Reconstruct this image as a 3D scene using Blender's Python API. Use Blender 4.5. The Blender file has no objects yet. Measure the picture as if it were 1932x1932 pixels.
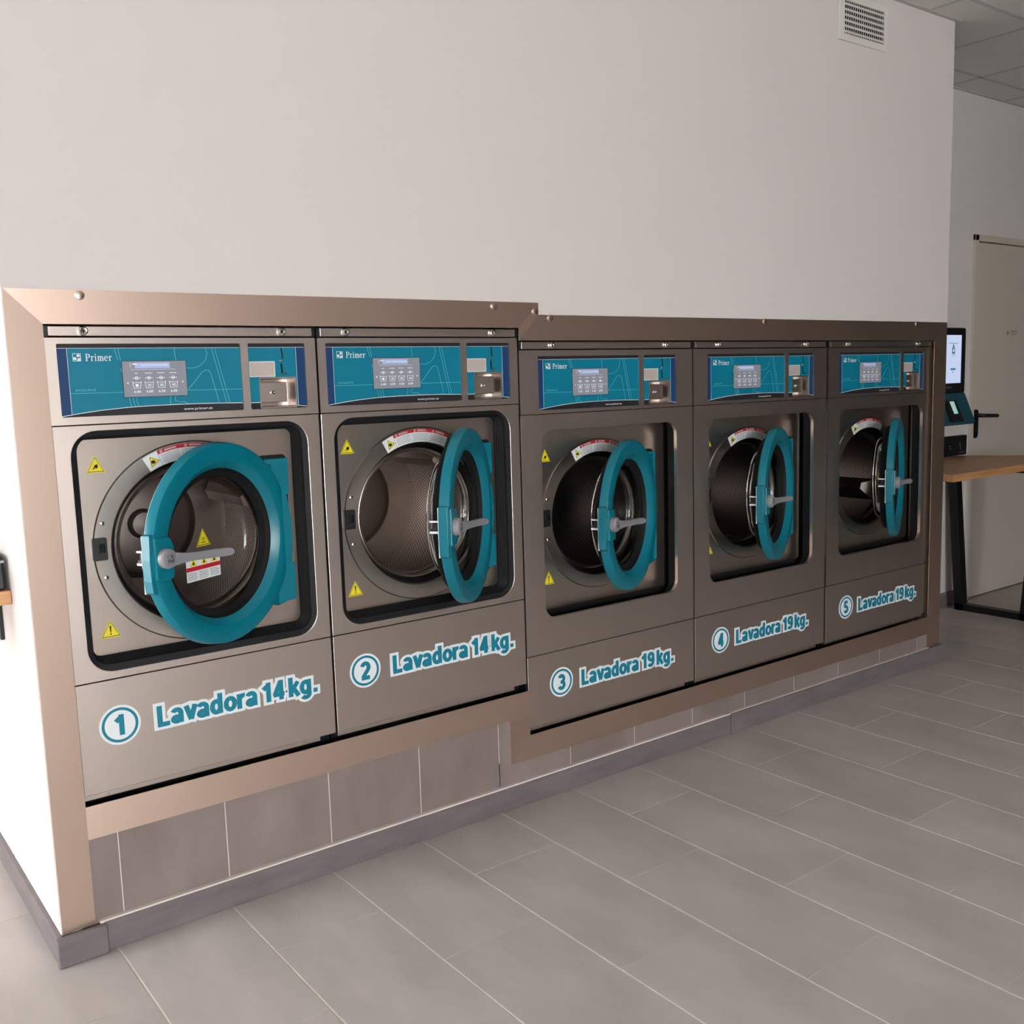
import bpy, math, random
from mathutils import Matrix, Vector

# ------------------------------------------------------------------ camera, sky, light, exposure
scene = bpy.context.scene
COL = scene.collection
PI = math.pi
random.seed(7)


def S(r, g, b, a=1.0):
    """8-bit display colour -> linear"""
    def f(c):
        c /= 255.0
        return c / 12.92 if c <= 0.04045 else ((c + 0.055) / 1.055) ** 2.4
    return (f(r), f(g), f(b), a)


cam_data = bpy.data.cameras.new('camera')
cam = bpy.data.objects.new('camera', cam_data)
COL.objects.link(cam)
YAW, PITCH, ROLL = math.radians(36.8524), math.radians(7.4805), math.radians(-1.7098)
fwd = Vector((math.sin(YAW) * math.cos(PITCH), math.cos(YAW) * math.cos(PITCH), -math.sin(PITCH)))
rgt0 = Vector((math.cos(YAW), -math.sin(YAW), 0))
up0 = rgt0.cross(fwd)
rgt = math.cos(ROLL) * rgt0 + math.sin(ROLL) * up0
upv = -math.sin(ROLL) * rgt0 + math.cos(ROLL) * up0
m = Matrix((rgt, upv, -fwd)).transposed().to_4x4()
m.translation = Vector((-0.4920, -2.5198, 1.3828))
cam.matrix_world = m
cam_data.sensor_width = 36.0
cam_data.lens = 36.0 * 1898.93 / 1932.0
cam_data.clip_start = 0.05
scene.camera = cam

SKY = 34.0
world = bpy.data.worlds.new('overcast_sky')
scene.world = world
world.use_nodes = True
wn = world.node_tree.nodes
# overcast sky: brighter towards the zenith
_g = wn.new('ShaderNodeTexCoord')
_s = wn.new('ShaderNodeSeparateXYZ')
_r = wn.new('ShaderNodeMapRange')
_r.inputs[1].default_value, _r.inputs[2].default_value = 0.0, 1.0
_r.inputs[3].default_value, _r.inputs[4].default_value = SKY / 3.0, SKY
world.node_tree.links.new(_g.outputs['Generated'], _s.inputs[0])
world.node_tree.links.new(_s.outputs[2], _r.inputs[0])
world.node_tree.links.new(_r.outputs[0], wn['Background'].inputs[1])
wn['Background'].inputs[0].default_value = (1.0, 0.985, 1.0, 1)


def portal(name, loc, rot, sx, sy):
    """daylight portal in a window opening: guides the sky's light, adds none of its own"""
    ld = bpy.data.lights.new(name, 'AREA')
    ld.shape = 'RECTANGLE'
    ld.size, ld.size_y = sx, sy
    ld.cycles.is_portal = True
    o = bpy.data.objects.new(name, ld)
    o.location = loc
    o.rotation_euler = rot
    COL.objects.link(o)
    return o


ROOM_L, ROOM_R, ROOM_F, CEIL = -4.40, 8.60, -9.20, 2.885
LEFT_BACK = 2.20          # how deep the space left of the machine block runs
ALCOVE_Y = 0.575
portal('window_portal_street', (ROOM_L - 0.03, 0.80, 1.40), (0, math.radians(-90), 0), 2.55, 1.8)
portal('window_portal_front', (-1.8, ROOM_F - 0.03, 1.40), (math.radians(90), 0, 0), 4.4, 2.55)

vs = scene.view_settings
vs.view_transform = 'Standard'
vs.look = 'None'
vs.exposure = 0.5
vs.gamma = 1.0
vs.use_curve_mapping = False

# ------------------------------------------------------------------ materials
MATS = {}


def mat(name, color, rough=0.5, metal=0.0, spec=0.5, emit=None, estr=0.0):
    m = bpy.data.materials.new(name)
    m.use_nodes = True
    b = m.node_tree.nodes['Principled BSDF']
    b.inputs['Base Color'].default_value = color if len(color) == 4 else (*color, 1)
    b.inputs['Roughness'].default_value = rough
    b.inputs['Metallic'].default_value = metal
    b.inputs['Specular IOR Level'].default_value = spec
    if emit:
        b.inputs['Emission Color'].default_value = emit
        b.inputs['Emission Strength'].default_value = estr
    MATS[name] = m
    return m


def nd(m, t, **kw):
    n = m.node_tree.nodes.new(t)
    for k, v in kw.items():
        setattr(n, k, v)
    return n


def lk(m, a, b):
    m.node_tree.links.new(a, b)


def noise_color(m, c1, c2, scale, detail=3.0, stretch=(1, 1, 1), lo=0.35, hi=0.65, coord='Object', rnd=0.0, rough=0.6):
    """mottled colour between c1 and c2, optional per-object brightness"""
    b = m.node_tree.nodes['Principled BSDF']
    tc = nd(m, 'ShaderNodeTexCoord')
    geo = nd(m, 'ShaderNodeNewGeometry')
    mp = nd(m, 'ShaderNodeMapping')
    mp.inputs['Scale'].default_value = stretch
    lk(m, geo.outputs['Position'] if coord == 'World' else tc.outputs[coord], mp.inputs['Vector'])
    n = nd(m, 'ShaderNodeTexNoise')
    n.inputs['Scale'].default_value = scale
    n.inputs['Detail'].default_value = detail
    n.inputs['Roughness'].default_value = rough
    lk(m, mp.outputs[0], n.inputs['Vector'])
    r = nd(m, 'ShaderNodeValToRGB')
    r.color_ramp.elements[0].position, r.color_ramp.elements[0].color = lo, c1
    r.color_ramp.elements[1].position, r.color_ramp.elements[1].color = hi, c2
    lk(m, n.outputs['Fac'], r.inputs[0])
    out = r.outputs[0]
    if rnd:
        oi = nd(m, 'ShaderNodeObjectInfo')
        mr = nd(m, 'ShaderNodeMapRange')
        mr.inputs[3].default_value, mr.inputs[4].default_value = 1 - rnd, 1 + rnd
        lk(m, oi.outputs['Random'], mr.inputs[0])
        vm = nd(m, 'ShaderNodeVectorMath', operation='SCALE')
        lk(m, out, vm.inputs[0])
        lk(m, mr.outputs[0], vm.inputs['Scale'])
        out = vm.outputs[0]
    lk(m, out, b.inputs['Base Color'])
    return n, mp


def bump(m, scale, dist, stretch=(1, 1, 1), strength=0.3, detail=2.0):
    b = m.node_tree.nodes['Principled BSDF']
    tc = nd(m, 'ShaderNodeTexCoord')
    mp = nd(m, 'ShaderNodeMapping')
    mp.inputs['Scale'].default_value = stretch
    lk(m, tc.outputs['Object'], mp.inputs[0])
    n = nd(m, 'ShaderNodeTexNoise')
    n.inputs['Scale'].default_value = scale
    n.inputs['Detail'].default_value = detail
    lk(m, mp.outputs[0], n.inputs['Vector'])
    bp = nd(m, 'ShaderNodeBump')
    bp.inputs['Strength'].default_value = strength
    bp.inputs['Distance'].default_value = dist
    lk(m, n.outputs['Fac'], bp.inputs['Height'])
    lk(m, bp.outputs[0], b.inputs['Normal'])


def brushed(name, color, rough, stretch):
    m = mat(name, color, rough, 1.0)
    b = m.node_tree.nodes['Principled BSDF']
    tc = nd(m, 'ShaderNodeTexCoord')
    mp = nd(m, 'ShaderNodeMapping')
    mp.inputs['Scale'].default_value = stretch
    lk(m, tc.outputs['Object'], mp.inputs[0])
    n = nd(m, 'ShaderNodeTexNoise')
    n.inputs['Scale'].default_value = 1.0
    n.inputs['Detail'].default_value = 4.0
    lk(m, mp.outputs[0], n.inputs['Vector'])
    mr = nd(m, 'ShaderNodeMapRange')
    mr.inputs[3].default_value, mr.inputs[4].default_value = rough - 0.02, rough + 0.03
    lk(m, n.outputs['Fac'], mr.inputs[0])
    lk(m, mr.outputs[0], b.inputs['Roughness'])
    bp = nd(m, 'ShaderNodeBump')
    bp.inputs['Strength'].default_value = 0.012
    bp.inputs['Distance'].default_value = 0.001
    lk(m, n.outputs['Fac'], bp.inputs['Height'])
    lk(m, bp.outputs[0], b.inputs['Normal'])
    return m


white = mat('white_wall_paint', S(224, 218, 215), 0.75, spec=0.25)
bump(white, 160, 0.0006, strength=0.25)
brushed('steel', S(210, 198, 190), 0.35, (3, 3, 420))
brushed('steel_frame', S(216, 192, 176), 0.38, (2, 2, 500))
brushed('steel_frame_up', S(216, 192, 176), 0.38, (500, 2, 2))
brushed('steel_inner', S(210, 198, 188), 0.29, (260, 3, 3))
mat('steel_polished', S(212, 202, 192), 0.26, 1.0)
mat('steel_drum', S(196, 184, 176), 0.36, 1.0)
mat('cap_metal', S(225, 205, 190), 0.28, 1.0)
mat('chrome', S(225, 225, 222), 0.12, 1.0)
mat('rubber', S(20, 20, 23), 0.55, spec=0.3)
mat('rubber_matt', S(16, 16, 18), 0.7, spec=0.3)
mat('black_void', S(8, 8, 9), 0.8)
mat('black_plastic', S(26, 26, 29), 0.42)
mat('teal_plastic', S(0, 115, 133), 0.30)
mat('teal_print', S(0, 122, 148), 0.5, spec=0.3)
mat('teal_pale', S(110, 200, 215), 0.5, spec=0.3)
mat('teal_soft', S(20, 135, 158), 0.32)
mat('navy_print', S(26, 62, 108), 0.5, spec=0.3)
mat('charcoal_print', S(42, 42, 48), 0.5, spec=0.3)
mat('white_print', S(232, 238, 240), 0.4)
mat('teal_letter', S(20, 128, 152), 0.35)
mat('grey_handle', S(138, 138, 142), 0.38)
mat('grey_dark', S(84, 84, 88), 0.4)
mat('yellow_sign', S(240, 222, 40), 0.4)
mat('red_print', S(196, 36, 50), 0.4)
mat('text_grey', S(150, 150, 155), 0.5)
mat('grey_card', S(190, 180, 172), 0.45)
mat('lcd', S(140, 142, 150), 0.22, emit=S(150, 160, 180), estr=0.08)
mat('lcd_head', S(165, 180, 215), 0.25, emit=S(160, 185, 240), estr=0.15)
mat('lcd_text', S(240, 240, 245), 0.3, emit=S(235, 238, 250), estr=0.12)
mat('kiosk_screen', S(120, 130, 150), 0.2, emit=S(196, 210, 240), estr=0.62)
mat('kiosk_ink', S(40, 50, 80), 0.3)
mat('kiosk_button', S(90, 150, 190), 0.3, emit=S(90, 150, 190), estr=0.3)
mat('kiosk_teal', S(36, 82, 92), 0.35)
mat('terminal_screen', S(150, 200, 185), 0.3, emit=S(170, 220, 205), estr=0.35)
mat('black_metal', S(20, 20, 21), 0.45, 0.3)
mat('door_paint', S(206, 198, 186), 0.55)
mat('ceiling_panel', S(226, 225, 220), 0.85, spec=0.2)
mat('rail_white', S(196, 196, 192), 0.6)
mat('grout', S(214, 206, 198), 0.8)
mat('caulk', S(225, 214, 205), 0.6)
mat('vent_white', S(226, 224, 218), 0.5)
mat('taupe_wall', S(222, 214, 208), 0.7)
mat('dark_wall', S(52, 45, 40), 0.7)  # for the unseen wall stretch that darkens the steel's reflections
mat('pavement', S(205, 202, 198), 0.9)
mat('window_alu', S(150, 150, 152), 0.4, 0.6)
mat('sign_plate', S(206, 190, 170), 0.4)
mat('sign_red', S(150, 80, 66), 0.5)

ft = mat('floor_tile', (0.3, 0.3, 0.3), 0.38, spec=0.5)
noise_color(ft, S(174, 168, 164), S(194, 187, 183), 2.2, 6.0, (2.2, 1.0, 1), 0.3, 0.7, 'World', 0.035)
wt = mat('wall_tile', (0.3, 0.3, 0.3), 0.5)
noise_color(wt, S(124, 111, 106), S(143, 130, 125), 3.0, 6.0, (2.0, 1, 0.9), 0.3, 0.7, 'World', 0.03)
bt = mat('baseboard_tile', (0.3, 0.3, 0.3), 0.5)
noise_color(bt, S(104, 97, 99), S(123, 115, 116), 9.0, 5.0, (0.6, 1, 3), 0.3, 0.7, 'World', 0.02)
ok_ = mat('oak', (0.3, 0.2, 0.1), 0.4)
noise_color(ok_, S(172, 122, 78), S(206, 156, 106), 3.0, 5.0, (1.2, 14, 14), 0.3, 0.7, 'World')

# perforated drum sheet: dark punched holes in rows
dp = mat('drum_perforated', S(192, 180, 174), 0.36, 1.0)
_b = dp.node_tree.nodes['Principled BSDF']
_uv = nd(dp, 'ShaderNodeUVMap')
_sep = nd(dp, 'ShaderNodeSeparateXYZ')
lk(dp, _uv.outputs[0], _sep.inputs[0])


def mth(m, op, a, b=None):
    n = nd(m, 'ShaderNodeMath', operation=op)
    for i, v in enumerate((a, b)):
        if v is None:
            continue
        if isinstance(v, (int, float)):
            n.inputs[i].default_value = v
        else:
            lk(m, v, n.inputs[i])
    return n.outputs[0]


_u, _v = _sep.outputs[0], _sep.outputs[1]
_row = mth(dp, 'FLOOR', _v)
_off = mth(dp, 'MULTIPLY', mth(dp, 'MODULO', _row, 2.0), 0.5)
_fu = mth(dp, 'SUBTRACT', mth(dp, 'FRACT', mth(dp, 'ADD', _u, _off)), 0.5)
_fv = mth(dp, 'SUBTRACT', mth(dp, 'FRACT', _v), 0.5)
_d = mth(dp, 'SQRT', mth(dp, 'ADD', mth(dp, 'MULTIPLY', _fu, _fu), mth(dp, 'MULTIPLY', _fv, _fv)))
_hole = mth(dp, 'LESS_THAN', _d, 0.27)
_mix = nd(dp, 'ShaderNodeMix', data_type='RGBA')
_mix.inputs[6].default_value = S(192, 180, 174)
_mix.inputs[7].default_value = S(8, 7, 7)
lk(dp, _hole, _mix.inputs[0])
lk(dp, _mix.outputs[2], _b.inputs['Base Color'])
lk(dp, mth(dp, 'SUBTRACT', 1.0, _hole), _b.inputs['Metallic'])
lk(dp, mth(dp, 'ADD', 0.36, mth(dp, 'MULTIPLY', _hole, 0.5)), _b.inputs['Roughness'])

# clear door glass and window glass: fresnel mix of see-through and mirror
for nm, tint in (('door_glass', (0.80, 0.80, 0.80, 1)), ('window_glass', (0.96, 0.97, 0.97, 1))):
    g = bpy.data.materials.new(nm)
    g.use_nodes = True
    nt = g.node_tree
    nt.nodes.remove(nt.nodes['Principled BSDF'])
    tr = nt.nodes.new('ShaderNodeBsdfTransparent')
    tr.inputs[0].default_value = tint
    gl = nt.nodes.new('ShaderNodeBsdfGlossy')
    gl.inputs['Roughness'].default_value = 0.02
    fr = nt.nodes.new('ShaderNodeFresnel')
    fr.inputs[0].default_value = 1.5
    mx = nt.nodes.new('ShaderNodeMixShader')
    nt.links.new(fr.outputs[0], mx.inputs[0])
    nt.links.new(tr.outputs[0], mx.inputs[1])
    nt.links.new(gl.outputs[0], mx.inputs[2])
    nt.links.new(mx.outputs[0], nt.nodes['Material Output'].inputs[0])
    MATS[nm] = g


# ------------------------------------------------------------------ mesh helpers
class MB:
    def __init__(s):
        s.v, s.f, s.uv = [], [], None

    def add(s, vs, fs):
        o = len(s.v)
        s.v += [tuple(p) for p in vs]
        s.f += [tuple(i + o for i in f) for f in fs]
        return s

    def box(s, x0, x1, y0, y1, z0, z1):
        return s.add([(x0, y0, z0), (x1, y0, z0), (x1, y1, z0), (x0, y1, z0), (x0, y0, z1), (x1, y0, z1), (x1, y1, z1), (x0, y1, z1)],
                     [(0, 3, 2, 1), (4, 5, 6, 7), (0, 1, 5, 4), (1, 2, 6, 5), (2, 3, 7, 6), (3, 0, 4, 7)])

    def chbox(s, x0, x1, y0, y1, z0, z1, c, axis='z+'):
        """box whose face towards axis is chamfered by c"""
        if axis == 'z+':
            return s.add([(x0, y0, z0), (x1, y0, z0), (x1, y1, z0), (x0, y1, z0), (x0, y0, z1 - c), (x1, y0, z1 - c), (x1, y1, z1 - c), (x0, y1, z1 - c),
                          (x0 + c, y0 + c, z1), (x1 - c, y0 + c, z1), (x1 - c, y1 - c, z1), (x0 + c, y1 - c, z1)],
                         [(0, 1, 5, 4), (1, 2, 6, 5), (2, 3, 7, 6), (3, 0, 4, 7), (4, 5, 9, 8), (5, 6, 10, 9), (6, 7, 11, 10), (7, 4, 8, 11), (8, 9, 10, 11)])
        # towards -y
        return s.add([(x0, y1, z0), (x1, y1, z0), (x1, y1, z1), (x0, y1, z1), (x0, y0 + c, z0), (x1, y0 + c, z0), (x1, y0 + c, z1), (x0, y0 + c, z1),
                      (x0 + c, y0, z0 + c), (x1 - c, y0, z0 + c), (x1 - c, y0, z1 - c), (x0 + c, y0, z1 - c)],
                     [(4, 5, 1, 0), (5, 6, 2, 1), (6, 7, 3, 2), (7, 4, 0, 3), (8, 9, 5, 4), (9, 10, 6, 5), (10, 11, 7, 6), (11, 8, 4, 7), (11, 10, 9, 8)])

    def poly(s, pts, y0, y1):
        """polygon in XZ (counter-clockwise seen from -Y), extruded y0 (front) .. y1 (back)"""
        n = len(pts)
        vs = [(x, y0, z) for x, z in pts] + [(x, y1, z) for x, z in pts]
        fs = [tuple(range(n)), tuple(range(2 * n - 1, n - 1, -1))]
        fs += [(i + n, (i + 1) % n + n, (i + 1) % n, i) for i in range(n)]
        return s.add(vs, fs)

    def disc(s, cx, cz, r, y0, y1, n=32, rz=None):
        rz = rz or r
        return s.poly([(cx + r * math.cos(2 * PI * i / n), cz + rz * math.sin(2 * PI * i / n)) for i in range(n)], y0, y1)

    def ring(s, outer, inner, y0, y1):
        """plate between two loops of equal length in XZ"""
        n = len(outer)
        vs = [(x, y0, z) for x, z in outer] + [(x, y0, z) for x, z in inner] + [(x, y1, z) for x, z in inner] + [(x, y1, z) for x, z in outer]
        fs = []
        for i in range(n):
            j = (i + 1) % n
            fs += [(i, j, n + j, n + i), (n + i, n + j, 2 * n + j, 2 * n + i), (2 * n + i, 2 * n + j, 3 * n + j, 3 * n + i), (3 * n + i, 3 * n + j, j, i)]
        return s.add(vs, fs)

    def annulus(s, cx, cz, r0, r1, y0, y1, a0=0, a1=360, n=48):
        full = abs(a1 - a0) >= 360
        k = n if full else n + 1
        A = [math.radians(a0 + (a1 - a0) * i / n) for i in range(k)]
        O = [(cx + r1 * math.cos(a), cz + r1 * math.sin(a)) for a in A]
        I = [(cx + r0 * math.cos(a), cz + r0 * math.sin(a)) for a in A]
        if full:
            return s.ring(O, I, y0, y1)
        return s.strip_pairs(O, I, y0, y1)

    def strip_pairs(s, L, R, y0, y1):
        n = len(L)
        vs = [(x, y0, z) for x, z in L] + [(x, y0, z) for x, z in R] + [(x, y1, z) for x, z in L] + [(x, y1, z) for x, z in R]
        fs = []
        for i in range(n - 1):
            fs += [(i, n + i, n + i + 1, i + 1), (2 * n + i, 2 * n + i + 1, 3 * n + i + 1, 3 * n + i),
                   (i, i + 1, 2 * n + i + 1, 2 * n + i), (n + i + 1, n + i, 3 * n + i, 3 * n + i + 1)]
        fs += [(0, 2 * n, 3 * n, n), (n - 1, 2 * n - 1, 4 * n - 1, 3 * n - 1)]
        return s.add(vs, fs)

    def line(s, pts, w, y0, y1):
        L, R = [], []
        for i, (x, z) in enumerate(pts):
            a = pts[max(0, i - 1)]
            b = pts[min(len(pts) - 1, i + 1)]
            dx, dz = b[0] - a[0], b[1] - a[1]
            l = math.hypot(dx, dz) or 1
            nx, nz = -dz / l * w / 2, dx / l * w / 2
            L.append((x + nx, z + nz))
            R.append((x - nx, z - nz))
        return s.strip_pairs(L, R, y0, y1)

    def lathe(s, prof, cx=0.0, cz=0.0, n=64, closed=False, a0=0.0, a1=360.0):
        """profile of (r, y) turned about the Y axis through (cx, cz)"""
        full = abs(a1 - a0) >= 360
        k = n if full else n + 1
        o = len(s.v)
        for r, y in prof:
            for i in range(k):
                a = math.radians(a0 + (a1 - a0) * i / n)
                s.v.append((cx + r * math.cos(a), y, cz + r * math.sin(a)))
        P = len(prof)
        for j in range(P if closed else P - 1):
            jj = (j + 1) % P
            for i in range(n):
                ii = (i + 1) % k
                s.f.append((o + j * k + i, o + j * k + ii, o + jj * k + ii, o + jj * k + i))
        return s

    def tube(s, pts, r, n=10):
        """round bar along 3-D points"""
        pts = [Vector(p) for p in pts]
        o = len(s.v)
        for i, p in enumerate(pts):
            d = (pts[min(i + 1, len(pts) - 1)] - pts[max(i - 1, 0)]).normalized()
            a = d.orthogonal().normalized() if i == 0 else (a - d * a.dot(d)).normalized()
            b = d.cross(a)
            for k in range(n):
                t = 2 * PI * k / n
                s.v.append(tuple(p + a * r * math.cos(t) + b * r * math.sin(t)))
        for i in range(len(pts) - 1):
            for k in range(n):
                kk = (k + 1) % n
                s.f.append((o + i * n + k, o + i * n + kk, o + (i + 1) * n + kk, o + (i + 1) * n + k))
        s.f.append(tuple(o + k for k in range(n - 1, -1, -1)))
        s.f.append(tuple(o + (len(pts) - 1) * n + k for k in range(n)))
        return s

    def mesh(s, name, smooth=None):
        me = bpy.data.meshes.new(name)
        me.from_pydata(s.v, [], s.f)
        me.update()
        if smooth:
            me.polygons.foreach_set('use_smooth', [True] * len(me.polygons))
            me.set_sharp_from_angle(angle=math.radians(smooth))
        return me


CACHE = {}


def link(name, me, material, parent=None, loc=None, rot=None):
    o = bpy.data.objects.new(name, me)
    COL.objects.link(o)
    if material and not me.materials:
        me.materials.append(MATS[material])
    if parent:
        o.parent = parent
    if loc:
        o.location = loc
    if rot:
        o.rotation_euler = rot
    return o


def part(name, key, fn, material, parent, smooth=None, loc=None, rot=None, bevel=0):
    """mesh part; alike parts of alike things share mesh data through key"""
    me = CACHE.get(key) if key else None
    if me is None:
        b = MB()
        fn(b)
        me = b.mesh(name, smooth)
        if key:
            CACHE[key] = me
    o = link(name, me, material, parent, loc, rot)
    if bevel:
        md = o.modifiers.new('soft_edge', 'BEVEL')
        md.width = bevel
        md.segments = 2
        md.limit_method = 'ANGLE'
        md.angle_limit = math.radians(50)
    if name in ('fascia_line_art', 'small_print', 'screen_icons', 'header_lettering', 'logo_lettering', 'white_edge_lines', 'pictogram', 'pictograms', 'yellow_signs', 'screen_text'):
        o['kind'] = 'stuff'      # print too fine to pick apart
    return o


def empty(name, loc=(0, 0, 0), parent=None):
    o = bpy.data.objects.new(name, None)
    o.empty_display_size = 0.1
    o.location = loc
    COL.objects.link(o)
    if parent:
        o.parent = parent
    return o


def tag(o, label=None, cat=None, group=None, kind=None):
    if label:
        o['label'] = label
    if cat:
        o['category'] = cat
    if group:
        o['group'] = group
    if kind:
        o['kind'] = kind
    return o


def polar(poly, c, angs):
    """points where rays from c at angs meet the polygon"""
    out = []
    n = len(poly)
    for a in angs:
        dx, dz = math.cos(a), math.sin(a)
        best = None
        for i in range(n):
            (x1, z1), (x2, z2) = poly[i], poly[(i + 1) % n]
            ex, ez = x2 - x1, z2 - z1
            den = dx * ez - dz * ex
            if abs(den) < 1e-12:
                continue
            t = ((x1 - c[0]) * ez - (z1 - c[1]) * ex) / den
            u = ((x1 - c[0]) * dz - (z1 - c[1]) * dx) / den
            if t > 1e-9 and -1e-6 <= u <= 1 + 1e-6 and (best is None or t > best):
                best = t
        out.append((c[0] + dx * best, c[1] + dz * best))
    return out


def rrect(x0, x1, z0, z1, r, n=6):
    P = []
    for cx, cz, a in ((x1 - r, z0 + r, -90), (x1 - r, z1 - r, 0), (x0 + r, z1 - r, 90), (x0 + r, z0 + r, 180)):
        for i in range(n + 1):
            t = math.radians(a + 90 * i / n)
            P.append((cx + r * math.cos(t), cz + r * math.sin(t)))
    return P


def rect(x0, x1, z0, z1):
    return [(x0, z0), (x1, z0), (x1, z1), (x0, z1)]


def loops(A, B, c, n=72):
    ang = set(round(2 * PI * i / n, 6) for i in range(n))
    for P in (A, B):
        if len(P) <= 60:
            for x, z in P:
                ang.add(round(math.atan2(z - c[1], x - c[0]) % (2 * PI), 6))
    ang = sorted(ang)
    return polar(A, c, ang), polar(B, c, ang)


def plate_hole(b, outer, inner, y0, y1, n=72):
    c = (sum(p[0] for p in inner) / len(inner), sum(p[1] for p in inner) / len(inner))
    O, I = loops(outer, inner, c, n)
    b.ring(O, I, y0, y1)


_dg = None


def text_polys(body, bold=0.0, shear=0.0, spacing=1.0):
    """flat text -> (verts2d, faces, bbox)"""
    cu = bpy.data.curves.new('t', 'FONT')
    cu.body = body
    cu.size = 1.0
    cu.offset = bold
    cu.shear = shear
    cu.space_character = spacing
    cu.resolution_u = 4
    o = bpy.data.objects.new('t', cu)
    COL.objects.link(o)
    dg = bpy.context.evaluated_depsgraph_get()
    dg.update()
    me = o.evaluated_get(dg).to_mesh()
    V = [(v.co.x, v.co.y) for v in me.vertices]
    F = [tuple(p.vertices) for p in me.polygons]
    o.evaluated_get(dg).to_mesh_clear()
    bpy.data.objects.remove(o)
    bpy.data.curves.remove(cu)
    return V, F


def put_text(b, body, x0, x1, z0, h, y, bold=0.0, ref=None, shear=0.0, spacing=1.0):
    """text fitted from x0 to x1, baseline z0, height h of the reference glyphs"""
    V, F = text_polys(body, bold, shear, spacing)
    RV, _ = text_polys(body if ref is None else ref, 0.0)
    H = max(p[1] for p in RV)
    bx0, bx1 = min(p[0] for p in V), max(p[0] for p in V)
    sx, sz = (x1 - x0) / (bx1 - bx0), h / H
    b.add([(x0 + (x - bx0) * sx, y, z0 + z * sz) for x, z in V], F)


def put_glyph_run(b, body, x0, sx, sz, z0, y, bold, spacing=1.0):
    """text at a given scale; used for a backing that must register with its letters"""
    V, F = text_polys(body, bold, 0.0, spacing)
    b.add([(x0 + x * sx, y, z0 + z * sz) for x, z in V], F)


# drawn bold letters for the decals: strokes in cap-height units
def _ell(cx, cz, rx, rz, a0, a1, n=16):
    return [(cx + rx * math.cos(math.radians(a0 + (a1 - a0) * i / n)), cz + rz * math.sin(math.radians(a0 + (a1 - a0) * i / n))) for i in range(n + 1)]


GLYPH = {
    'L': (.56, [[(.10, 0), (.10, 1)], [(.01, .09), (.50, .09)]]),
    'a': (.57, [[(.41, 0), (.41, .50)], _ell(.245, .485, .165, .165, 0, 160), _ell(.235, .20, .150, .115, 20, 380)]),
    'v': (.52, [[(.07, .74), (.26, .04)], [(.45, .74), (.26, .04)]]),
    'd': (.60, [[(.44, 0), (.44, 1)], _ell(.265, .36, .175, .275, 0, 360, 24)]),
    'o': (.58, [_ell(.285, .36, .19, .275, 0, 360, 24)]),
    'r': (.40, [[(.11, 0), (.11, .74)], _ell(.32, .40, .21, .245, 165, 78, 8)]),
    '1': (.52, [[(.31, 0), (.31, 1)], [(.34, .90), (.07, .68)]]),
    '4': (.57, [[(.38, 0), (.38, 1)], [(.01, .28), (.53, .28)], [(.07, .27), (.36, .93)]]),
    '9': (.56, [_ell(.265, .68, .175, .225, 0, 360, 24), _ell(.235, .42, .205, .33, 40, -140, 14)]),
    'k': (.54, [[(.10, 0), (.10, 1)], [(.14, .30), (.45, .74)], [(.23, .42), (.47, 0)]]),
    'g': (.60, [[(.44, .74), (.44, -.04)], _ell(.265, .36, .175, .275, 0, 360, 24), _ell(.265, -.02, .175, .165, 0, -150, 12)]),
    '.': (.30, [[(.05, .10), (.25, .10)]]),
    '2': (.56, [_ell(.265, .68, .185, .225, 165, -35, 14), [(.425, .56), (.10, .12)], [(.03, .09), (.50, .09)]]),
    '3': (.56, [_ell(.25, .70, .175, .205, 155, -85, 14), _ell(.25, .30, .195, .21, 85, -160, 14), [(.18, .50), (.28, .50)]]),
    '5': (.56, [[(.10, .91), (.46, .91)], [(.14, .97), (.10, .48)], _ell(.25, .32, .19, .225, 140, -155, 16)]),
    ' ': (.17, []),
}


def glyph_backing(b, ch, x0, z0, sx, sz, r, y0, y1):
    """outline patch behind one letter: squared bars for straight strokes, round spots along curves"""
    k_ = 0
    for st in GLYPH[ch][1]:
        if len(st) == 2:
            (xa, za), (xb, zb) = st
            l_ = math.hypot(xb - xa, zb - za)
            ux, uz = (xb - xa) / l_, (zb - za) / l_
            e = r - .10
            xa, za, xb, zb = xa - ux * e, za - uz * e, xb + ux * e, zb + uz * e
            P = [(xa + uz * r, za - ux * r), (xb + uz * r, zb - ux * r), (xb - uz * r, zb + ux * r), (xa - uz * r, za + ux * r)]
            b.poly([(x0 + x * sx, z0 + z * sz) for x, z in P], y0 - .000012 * k_, y1)
            k_ += 1
        else:
            for x, z in st[::2]:
                b.poly([(x0 + (x + r * math.cos(2 * PI * q / 14)) * sx, z0 + (z + r * math.sin(2 * PI * q / 14)) * sz) for q in range(14)], y0 - .000012 * k_, y1)
                k_ += 1


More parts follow.
